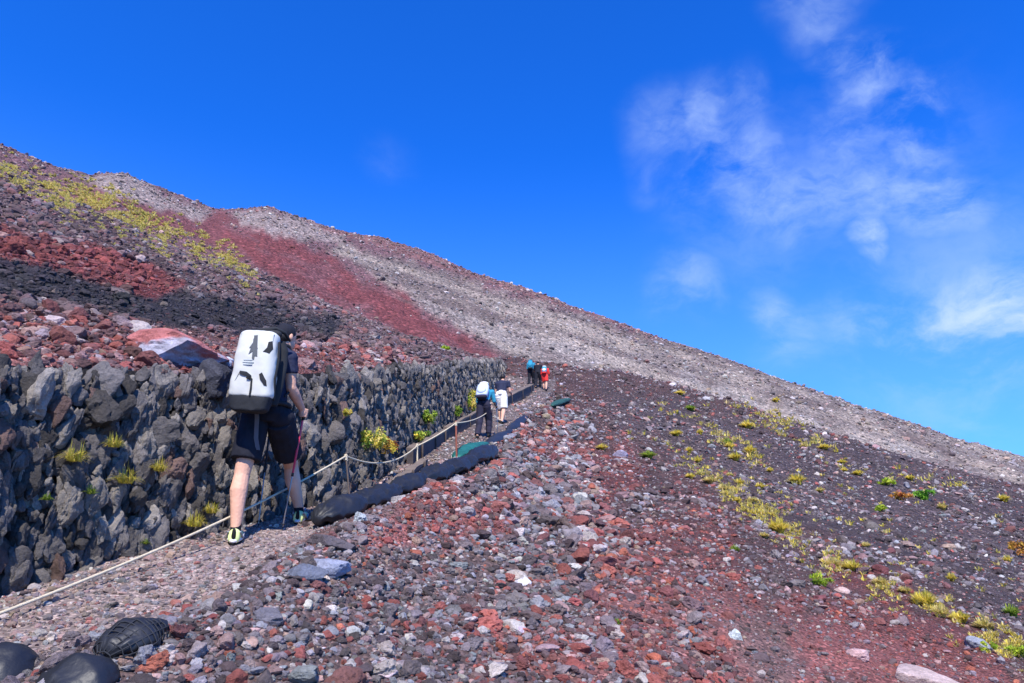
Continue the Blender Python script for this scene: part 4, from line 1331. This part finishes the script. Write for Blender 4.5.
# ---- white pack
def build_pack():
    tl, tr, br, blc = at(240, 331, 6.18), at(277, 334, 6.16), at(270, 397, 6.02), at(228, 396, 6.05)
    W = ((tr - tl) + (br - blc)) / 2; H = ((tl - blc) + (tr - br)) / 2
    w = W.length; h = H.length
    X = W.normalized(); Z = (H - X * H.dot(X)).normalized(); Yv = Z.cross(X).normalized()   # Yv points away from the camera
    if Yv.y < 0: Yv = -Yv
    cen = (tl + tr + br + blc) / 4
    root = empty('backpack', cen - Z * h * .55)
    finish(root, 'large white roll-top waterproof backpack with black straps on the nearest hiker\'s back', 'backpack')
    D = .16

    def sect(t, z, sx=1.0, n=36, y0=0, y1=1, expo=3.6):
        pts = []
        wide = w / 2 * sx * (1.0 + .10 * (0.5 - t))
        bul = 1 + .22 * math.sin(math.pi * min(max(t, 0), 1))
        for i in range(n):
            a = 2 * math.pi * i / n
            c, s_ = math.cos(a), math.sin(a)
            xx = math.copysign(abs(c) ** (2 / expo), c) * wide
            yy = math.copysign(abs(s_) ** (2 / expo), s_) * D / 2 * (bul if s_ < 0 else 1)
            pts.append(cen + X * xx + Yv * (yy + D / 2 - .03) + Z * z)
        return pts
    bm = bmesh.new()
    rs = []
    for t, k in ((0, .86), (.015, .97), (.05, 1), (.2, 1.01), (.4, 1.0), (.6, 1), (.8, .985), (.9, .97), (.965, .94), (.99, .88), (1.01, .72)):
        rs.append(sect(t, (t - .5) * h, k))
    add_loft(bm, rs)
    body = fuse('shell', bm, M_WHITEBAG, root, .009, 8, .011, 5)
    def face(u, v, e=.0):
        k = (1 - min(abs(2 * u), .98) ** 3.6) ** (1 / 3.6)
        return cen + X * (u * w) + Z * ((v - .5) * h) + Yv * (D / 2 - .03 - D / 2 * k * (1 + .22 * math.sin(math.pi * min(max(v, 0), 1))) - e)


    def flatpoly(name, pts, mat, e0=-.012, e1=.010, par=root):
        bm = bmesh.new()
        f = [face(u, v, e0) for u, v in pts]; g = [face(u, v, e1) for u, v in pts]
        a = [bm.verts.new(p) for p in f]; b = [bm.verts.new(p) for p in g]
        n = len(a)
        bm.faces.new(a); bm.faces.new(b[::-1])
        for i in range(n): bm.faces.new((a[i], b[i], b[(i + 1) % n], a[(i + 1) % n]))
        bmesh.ops.triangulate(bm, faces=bm.faces)
        return obj_from_bm(name, bm, mat, par, False)
    # printed emblem: a dark jagged upright mark, seen on the upper middle of the white face
    flatpoly('emblem', [(-.06, .93), (.045, .94), (.06, .80), (.11, .72), (.06, .72), (.13, .60), (.06, .61), (.055, .55), (.0, .57), (-.01, .68), (-.10, .63), (-.03, .74), (-.11, .73), (-.04, .82)], M_PRINT, e1=.009)
    for k, (v, a, b) in enumerate(((.535, -.20, .02), (.50, -.22, .06), (.465, -.20, .03))):
        flatpoly('print_line', [(a, v), (b, v + .004), (b, v + .016), (a, v + .012)], M_SCREEN, e1=.008)
    flatpoly('strap_patch', [(-.25, .37), (-.08, .36), (.04, .31), (.06, .26), (.0, .24), (-.04, .29), (-.2, .31), (-.26, .33)], M_WEB, e1=.011)
    flatpoly('strap_patch', [(.34, .84), (.42, .86), (.46, .74), (.40, .66), (.25, .68), (.33, .75)], M_WEB, e1=.011)
    flatpoly('strap_patch', [(.24, .33), (.30, .36), (.42, .24), (.44, .16), (.38, .17), (.27, .26)], M_WEB, e1=.011)
    flatpoly('daisy_strap', [(.05, .27), (.085, .26), (.10, .12), (.085, .0), (.05, .0), (.06, .12)], M_WEB, e1=.014)
    for sx in (-.40, .42):
        flatpoly('welded_seam', [(sx, .04), (sx + .012, .04), (sx + .012, .97), (sx, .97)], M_SCREEN, e1=.010)
    # buckles and thin side webbing on the white face
    for (u0, v0, u1, v1) in ((-.40, .16, -.27, .33),):
        dv = .012
        flatpoly('webbing', [(u0, v0), (u1, v1), (u1, v1 + dv), (u0, v0 + dv)], M_GREYWEB, e1=.006)
    for (u0, v0) in ((-.02, .275),):
        flatpoly('buckle', [(u0 - .04, v0 - .018), (u0 + .04, v0 - .018), (u0 + .04, v0 + .018), (u0 - .04, v0 + .018)], M_RUBBER, e1=.019)
    # black lower pouch
    bm = bmesh.new()
    add_loft(bm, [sect(.0, -h * .5 - .12, .66), sect(.0, -h * .5 - .10, .86), sect(.0, -h * .5 - .03, .95), sect(0, -h * .5 + .012, .99)])
    fuse('base_pouch', bm, M_WEB, root, .01, 3, .004)
    # roll-top closure
    bm = bmesh.new()
    c0 = cen + Z * (h * .5 + .016) + Yv * .10
    add_tube(bm, [c0 - X * w * .36, c0 + X * w * .0 + Z * .012, c0 + X * w * .38], [.032, .036, .032], 14); fuse('roll_top', bm, M_WEB, root, .008, 2, .003)
    bm = bmesh.new()
    c1 = c0 + Z * .02
    add_tube(bm, [c1 - X * w * .1 - Yv * .04, c1 + X * w * .3 + Z * .03, c1 + X * w * .48 + Yv * .06 + Z * .01, c1 + X * w * .56 + Yv * .12 - Z * .04], [.012, .017, .016, .010], 10)
    obj_from_bm('top_strap', bm, M_WEB, root)
    # back panel and harness
    bm = bmesh.new()
    def bsect(z, k):
        return [cen + X * (math.cos(a) * w * .50 * k + w * .10) + Yv * (D - .03 + .035 + math.sin(a) * .06) + Z * z for a in np.linspace(0, 2 * math.pi, 25)[:-1]]
    add_loft(bm, [bsect(-h * .58, .9), bsect(-h * .3, 1.06), bsect(0, 1.12), bsect(h * .3, 1.06), bsect(h * .45, .85)])
    fuse('back_panel', bm, M_WEB, root, .01, 3)
    bm = bmesh.new()
    side = X * (w * .54)
    add_tube(bm, [cen + side + Z * h * .36 + Yv * .02, cen + side * 1.02 + Z * h * .1 + Yv * .05, cen + side * 1.02 - Z * h * .2 + Yv * .03, cen + side - Z * h * .5 + Yv * .08], .011, 8)
    obj_from_bm('side_strap', bm, M_WEB, root)
    for sd in 'RL':
        sh = J['sh' + sd]; nk = J['neck']
        sh2 = sh.lerp(nk, .38)
        U = Vector((0, 0, 1))
        back = sh2 - FW * .13 + U * .0
        pts = [back - U * .06, sh2 - FW * .06 + U * .085, sh2 + FW * .05 + U * .085, sh2 + FW * .145 - U * .03, sh2 + FW * .15 - U * .22 + (sh - nk) * .25, sh - FW * .02 - U * .34 + (sh - nk) * .1]
        bm = bmesh.new(); add_tube(bm, pts, [.016, .02, .02, .018, .014, .009], 10); obj_from_bm('shoulder_strap', bm, M_WEB, root)
    bm = bmesh.new()
    pc = J['pel'] + Vector((0, 0, .05)); R_ = FW.cross(Vector((0, 0, 1)))
    pts = [pc + R_ * math.cos(a) * .20 + FW * math.sin(a) * .155 for a in np.linspace(0, 2 * math.pi, 25)]
    add_tube(bm, pts, .02, 8, False); obj_from_bm('hip_belt', bm, M_WEB, root)
    # dangling strap end
    bm = bmesh.new()
    a0 = at(258, 405, 6.12)
    bmv = []
    for q, (px, py) in enumerate(((256, 400), (257, 418), (256, 438), (258, 450))):
        c_ = at(px, py, 6.17)
        bmv.append([c_ - X * .018 - Yv * .002, c_ + X * .018 - Yv * .002, c_ + X * .018 + Yv * .002, c_ - X * .018 + Yv * .002])
    add_loft(bm, bmv); obj_from_bm('hanging_strap', bm, M_GREYWEB, root, False)
    return root


build_pack()


# ---- distant hikers
def walker(foot_px, hgt, yaw, lean, stride, outfit, label, arms='poles', lead='R'):
    g = hit(*foot_px)
    g.z = float(height(np.array([g.x]), np.array([g.y]))[0])
    F = Vector((math.sin(yaw), math.cos(yaw), 0)); Rt = F.cross(Vector((0, 0, 1))); U = Vector((0, 0, 1))
    s = hgt / 1.75

    def P(f, r, u): return g + F * f * s + Rt * r * s + U * u * s
    q = 1 if lead == 'R' else -1
    fl = -stride / 2 * q; fr = stride / 2 * q
    hz = .90
    sl = .3
    J = dict(pel=P(0, 0, .98), neck=P(lean * .5, 0, 1.46 - lean * .12), head=P(lean * .5 + .07, 0, 1.60 - lean * .16),
             hipL=P(0, -.09, .90), hipR=P(0, .09, .90))
    J['anL'] = P(fl, -.10, .09 + fl * sl); J['anR'] = P(fr, .10, .09 + fr * sl)
    J['knL'] = P(fl * .5 + .10, -.10, .50 + fl * .12); J['knR'] = P(fr * .5 + .10, .10, .50 + fr * .16)
    for sd, m in (('L', -1), ('R', 1)):
        shp = J['neck'] + Rt * .19 * m * s - U * .06 * s
        J['sh' + sd] = shp
        J['el' + sd] = shp + F * .06 * s + Rt * .05 * m * s - U * .27 * s
        J['ha' + sd] = J['el' + sd] + F * .22 * s - U * .06 * s
        J['grip' + sd] = U
    outfit = dict(outfit); outfit['scale'] = s
    r = person(J, F, outfit, label)
    return r, J, F, s, g


def small_pack(J, F, s, mats, label, w=.30, h=.46, d=.20, low=None):
    U = Vector((0, 0, 1)); sp = (J['neck'] - J['pel']).normalized(); rt = F.cross(U).normalized(); bk = rt.cross(sp).normalized()
    if bk.dot(F) > 0: bk = -bk
    c = J['pel'].lerp(J['neck'], .60) + bk * (.13 + d / 2) * s
    root = empty('backpack', c - sp * h * .5 * s); finish(root, label, 'backpack', 'backpacks of the distant hikers')

    def sec(z, k):
        pts = []
        for a in np.linspace(0, 2 * math.pi, 25)[:-1]:
            cc, ss = math.cos(a), math.sin(a)
            pts.append(c + rt * math.copysign(abs(cc) ** .6, cc) * w / 2 * k * s + bk * math.copysign(abs(ss) ** .6, ss) * d / 2 * k * s + sp * z * s)
        return pts
    bm = bmesh.new(); add_loft(bm, [sec(-h / 2, .8), sec(-h / 2 + .03, 1), sec(0, 1.04), sec(h / 2 - .08, .95), sec(h / 2, .6)]); obj_from_bm('main_bag', bm, mats[0], root)
    bm = bmesh.new()
    c2 = c + bk * d * .5 * s - sp * .06 * s
    add_ell(bm, c2, rt * w * .38 * s, bk * .05 * s, sp * h * .26 * s); obj_from_bm('front_pocket', bm, mats[1], root)
    bm = bmesh.new(); add_loft(bm, [sec(-h / 2 - .07, .7), sec(-h / 2 - .002, .9)]); obj_from_bm('bottom_pouch', bm, mats[2], root)
    bm = bmesh.new(); add_ell(bm, c + sp * h * .52 * s, rt * w * .42 * s, bk * d * .42 * s, sp * .05 * s); obj_from_bm('lid', bm, mats[3] if len(mats) > 3 else mats[1], root)
    for m in (-1, 1):
        p0 = c + sp * h * .36 * s - bk * d * .5 * s + rt * .09 * m * s
        bm = bmesh.new(); add_tube(bm, [p0, p0 - bk * .10 * s + sp * .08 * s, p0 - bk * .26 * s + sp * .02 * s, p0 - bk * .30 * s - sp * .18 * s, p0 - bk * .10 * s - sp * .36 * s + rt * .09 * m * s], .022 * s, 8)
        obj_from_bm('shoulder_strap', bm, M_WEB, root)
    return root


_, J2, F2, s2, g2 = walker((483, 438), 1.66, .25, .42, .42, dict(shirt=M_TEAL, legwear=M_DARKTROUSER, shoe=M_RUBBER, voxel=.012, trousers=True, long_sleeve=True, sock=M_GREYTROUSER),
                           'bent-over hiker in teal sleeves and dark trousers, second person up the path')
small_pack(J2, F2, s2, (M_BLUEPACK, M_BLUEPACK, M_DARKTROUSER, M_WHITECLOTH), 'pale blue and white daypack on the bent hiker in dark trousers', .34, .46)
def far_pole(J, sd, F, s, label):
    ha = J['ha' + sd]; tp = ha + F * .15 * s
    tp.z = float(height(np.array([tp.x]), np.array([tp.y]))[0])
    root = empty('trekking_pole', tp); finish(root, label, 'trekking pole')
    d = (ha - tp).normalized()
    bm = bmesh.new(); add_tube(bm, [tp, ha - d * .06], .010, 8); obj_from_bm('shaft', bm, M_POLEGREY, root)
    bm = bmesh.new(); add_tube(bm, [ha - d * .06, ha + d * .06], .017, 8); obj_from_bm('grip', bm, M_RUBBER, root)


far_pole(J2, 'R', F2, s2, 'light grey pole held by the bent hiker with the pale blue pack')
_, J3, F3, s3, g3 = walker((501, 423.5), 1.72, .3, .25, .45, dict(shirt=M_NAVY, legwear=M_WHITECLOTH, shoe=M_RUBBER, voxel=.012, sock=M_WHITECLOTH, short_len=.95),
                           'black-haired hiker in navy shirt and white shorts just ahead of the pale blue pack', lead='L')
_, J4, F4, s4, g4 = walker((531, 386), 1.72, .2, .1, .4, dict(shirt=M_TEAL, legwear=M_BLACKCLOTH, shoe=M_RUBBER, voxel=.016, trousers=True, long_sleeve=True),
                           'distant hiker with teal top and black trousers, highest on the path')
small_pack(J4, F4, s4, (M_TEAL, M_TEAL, M_WEB), 'teal backpack on the highest, farthest hiker')
walker((538, 388), 1.70, .2, .15, .4, dict(shirt=M_BLACKCLOTH, legwear=M_BLACKCLOTH, shoe=M_RUBBER, voxel=.016, trousers=True, long_sleeve=True),
       'distant hiker dressed all in black between the teal hiker and the red hiker')
_, J5, F5, s5, g5 = walker((545, 390.5), 1.60, .2, .2, .4, dict(shirt=M_REDCLOTH, legwear=M_REDCLOTH, shoe=M_RUBBER, voxel=.016, long_sleeve=True, short_len=.7),
                           'distant hiker in bright red clothes beside the teal hiker', lead='L')
small_pack(J5, F5, s5, (M_TEAL, M_WHITECLOTH, M_REDCLOTH, M_WHITECLOTH), 'blue and white backpack on the hiker in red', .3, .4)


# ------------------------------------------------------------------ path furniture
def gz(p, up=0):
    return Vector((p.x, p.y, float(height(np.array([p.x]), np.array([p.y]))[0]) + up))


def ghit(px, py):
    return hit(px, py) if py < 470 else tpoint(px, py)


def stake(base_px, top_px, label, mat=M_STEEL, r=.011, wood=False):
    b = gz(ghit(*base_px)); x, y, z = raydir(*top_px)
    t = b.y / float(y); top = Vector((float(x) * t, b.y, float(z) * t))
    root = empty('rope_stake', b); finish(root, label, 'stake', 'stakes carrying the guide rope')
    bm = bmesh.new(); add_tube(bm, [b - Vector((0, 0, .12)), top], r, 8); obj_from_bm('shaft', bm, mat, root)
    bm = bmesh.new()
    pts = []
    for i in range(40):
        a = i * 1.1; pts.append(top + Vector((math.cos(a) * .016, math.sin(a) * .016, -.05 + i * .0016)))
    add_tube(bm, pts, .008, 6); obj_from_bm('rope_binding', bm, M_ROPE, root)
    bm = bmesh.new(); add_tube(bm, [top + Vector((0, 0, .012)), top + Vector((0, 0, .03))], [.016, .012], 8); obj_from_bm('stake_head', bm, mat, root)
    return top


t1 = stake((352, 504), (346, 456), 'thin steel stake with knotted rope nearest to the white-pack hiker')
bm = None
t2 = stake((418, 466), (417, 446), 'short pale stake in front of the dark timber edging', M_ROPE, .014)
t3 = stake((457, 463), (456, 423), 'reddish stake beside the green netted sandbag', flat_mat('rusty_red', (140, 84, 70), .8, .2, .2, 60, .2), .016)
t4 = stake((492, 428), (492, 408), 'stake beside the bent hiker\'s feet', M_STEEL, .018)
t0 = Vector((-2.9, 2.6, -.35))
t0 = at(-160, 672, 3.35)


def rope(pts, sag, label, r=.0085, n=40):
    V = []
    for a, b, sg in zip(pts[:-1], pts[1:], sag):
        for i in range(n):
            t = i / n
            V.append(a.lerp(b, t) - Vector((0, 0, 4 * sg * t * (1 - t))))
    V.append(pts[-1])
    bm = bmesh.new(); add_tube(bm, V, r, 8)
    # twisted strand look
    o = obj_from_bm('guide_rope', bm, M_ROPE, None, loc=tuple(pts[0]))
    finish(o, label, 'rope', 'guide rope along the path')
    return o


rope([t0, t1], [.10], 'long pale guide rope rising past the nearest hiker\'s legs to the first stake', .010)
rope([t1, t2, t3], [.16, .02], 'pale guide rope sagging between the first stake and the reddish stake', .010)
rope([t3, t4], [.10], 'thin far guide rope running up towards the bent hiker', .011)


def sandbag(path, rads, label, mat=M_BAG, name='sandbag', seed=0, flat=.72, wr=.012, net=False):
    pts = [Vector(p) for p in path]
    # resample
    P2, R2 = [], []
    for i in range(len(pts) - 1):
        for k in range(6):
            t = k / 6; P2.append(pts[i].lerp(pts[i + 1], t)); R2.append(rads[i] * (1 - t) + rads[i + 1] * t)
    P2.append(pts[-1]); R2.append(rads[-1])
    for _ in range(3):
        P2 = [P2[0]] + [(P2[i - 1] + P2[i] * 2 + P2[i + 1]) / 4 for i in range(1, len(P2) - 1)] + [P2[-1]]
    bm = bmesh.new()
    rings = []
    n = 28
    for i, (p, r) in enumerate(zip(P2, R2)):
        d = (P2[min(i + 1, len(P2) - 1)] - P2[max(i - 1, 0)]).normalized()
        a = d.cross(Vector((0, 0, 1))).normalized(); b = a.cross(d).normalized()
        e = min(i, len(P2) - 1 - i)
        kk = (.35, .78, .96, 1)[min(e, 3)]
        rr = []
        for q in range(n):
            an = 2 * math.pi * q / n
            w = 1 + .07 * math.sin(i * .9 + seed) + .05 * math.sin(3 * an + i * .5) + (.05 * math.sin(9 * an + seed) if e < 3 else .015 * math.sin(7 * an + i * .7))
            h = math.sin(an)
            rr.append(p + a * math.cos(an) * r * kk * w + b * (h * flat * r * kk * w if h > 0 else h * .5 * r * kk))
        rings.append(rr)
    add_loft(bm, rings)
    bmesh.ops.subdivide_edges(bm, edges=bm.edges, cuts=1, use_grid_fill=True, smooth=.3)
    for v in bm.verts:
        f = float(fbm(np.array([v.co.x * 7]), np.array([v.co.y * 7]), np.array([v.co.z * 7]), oct=3, seed=seed + 5)[0])
        v.co.z += (1 - abs(f) * 2) * wr
        f2 = float(fbm(np.array([v.co.x * 24]), np.array([v.co.y * 24]), np.array([v.co.z * 24]), oct=2, seed=seed + 9)[0])
        v.co.z += (1 - abs(f2) * 2) * wr * .35
    base = P2[len(P2) // 2]
    o = obj_from_bm(name, bm, mat, None, loc=tuple(base))
    finish(o, label, 'sandbag', 'black sandbags lining the outer edge of the path')
    if net:
        bm = bmesh.new()
        for i in range(0, len(rings) - 1, 1):
            rr = rings[i]; pr = [q + (q - P2[i]).normalized() * .008 for q in rr[:n // 2 + 3]]
            add_tube(bm, pr, .0035, 5)
        for q in range(0, n // 2 + 2, 2):
            pr = [rings[i][q] + (rings[i][q] - P2[i]).normalized() * .008 for i in range(len(rings))]
            add_tube(bm, pr, .0035, 5)
        nt = obj_from_bm('netting', bm, net, o, loc=tuple(base)); nt.location = (0, 0, 0)
    return o


def onpath(pxl, up=.0):
    return [gz(ghit(*p), up) for p in pxl]


def lifted(pxl, ups):
    return [gz(ghit(*p), u) for p, u in zip(pxl, ups)]


sandbag(onpath([(-60, 696), (-14, 682), (38, 666)], -.03), [.17, .20, .15], 'plump black sandbag at the very bottom of the path, partly outside the picture', seed=1)
sandbag(onpath([(38, 704), (78, 690), (114, 677)], -.05), [.14, .18, .12], 'smaller black sandbag next to the netted bag at the bottom of the path', seed=2)
sandbag(onpath([(100, 678), (130, 664), (160, 650)], .02), [.11, .13, .07], 'wrinkled netted black sandbag half buried in scree at the bottom of the path', seed=3, wr=.02, net=M_BAGNET)
BAGS = [([(316, 531), (340, 523), (362, 515)], .15, 'black sandbag at the hiker end of the long row, touching the rocks'), ([(352, 516), (376, 507), (396, 500)], .155, 'second black sandbag of the long row, with a sheen on its top'),
        ([(390, 500), (408, 493), (424, 488)], .15, 'third black sandbag of the long row, below the low thin timber'), ([(420, 489), (436, 483), (450, 478)], .15, 'fourth black sandbag of the long row, below the short pale stake'),
        ([(446, 479), (460, 473), (472, 467)], .16, 'fifth black sandbag of the long row, below the green netted bag'), ([(468, 468), (482, 461), (494, 455)], .17, 'uppermost black sandbag of the long row')]
for q, (pl, rr_, lb) in enumerate(BAGS):
    sandbag(onpath(pl, .045), [rr_ * (.8, 1.0, .72)[q % 3], rr_ * (1.2, 1.05, 1.25)[q % 3], rr_ * (.8, .95, .7)[q % 3]], lb, seed=20 + q, wr=.045 + .01 * (q % 2))
sandbag(onpath([(298, 524), (322, 516), (352, 504)], .0), [.05, .08, .05], 'flat black sandbag edge lying on the path beside the front shoe', seed=12, wr=.012)
sandbag(onpath([(508, 432), (518, 424), (526, 417)], .0), [.14, .18, .12], 'half buried black sandbag on the path edge above the bent hiker', seed=31, wr=.02)
sandbag(onpath([(456, 463), (470, 456), (486, 449)], .05), [.15, .2, .15], 'dark sandbag wrapped in bright green netting beside the reddish stake', M_GREEN, seed=9, wr=.03, net=M_WHITECLOTH)
sandbag(onpath([(486, 447), (500, 438), (512, 431)], .0), [.14, .18, .10], 'dark sandbag leading up from the green bag towards the path', seed=10)
sandbag(onpath([(552, 409), (560, 405), (570, 402)], .1), [.16, .2, .14], 'dark green netted sandbag below the distant hikers', flat_mat('dark_green_net', (42, 78, 70), .7, .3, .4, 50, .3), seed=11, wr=.03)


def timber(p0, p1, hgt, thick, label, lift=.0):
    a = gz(ghit(*p0)); b = gz(ghit(*p1))
    root = empty('timber_edging', a); finish(root, label, 'timber', 'dark timbers edging the wall side of the path')
    n = 16
    d = (b - a).normalized(); s = d.cross(Vector((0, 0, 1))).normalized(); u = s.cross(d).normalized()
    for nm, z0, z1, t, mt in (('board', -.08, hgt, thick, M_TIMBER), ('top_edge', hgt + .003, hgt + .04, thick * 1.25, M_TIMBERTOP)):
        bm = bmesh.new(); rs = []
        for i in range(n + 1):
            c = a.lerp(b, i / n) + u * lift; wv = .012 * math.sin(i * 1.3) + .01 * random.random()
            rs.append([c + s * (-t / 2) + u * (z0), c + s * (t / 2) + u * z0, c + s * (t / 2) + u * (z1 + wv), c - s * t / 2 + u * (z1 + wv)])
        add_loft(bm, rs); obj_from_bm(nm, bm, mt, root, False)
    for k in (.15, .5, .85):
        c = a.lerp(b, k) + s * thick * .8
        bm = bmesh.new(); add_tube(bm, [c - u * .1, c + u * (hgt + .05)], .02, 8); obj_from_bm('peg', bm, M_STEEL, root)


timber((384, 497), (424, 466), .06, .10, 'low thin timber lying at the start of the edging, nearest the first stake')
timber((410, 464), (446, 440), .22, .10, 'tall dark timber board behind the short pale stake')
timber((446, 440), (484, 417), .28, .10, 'dark timber board ending behind the bent hiker\'s legs')
timber((503, 407), (532, 391), .34, .22, 'blackened log beside the path past the navy-shirt hiker')
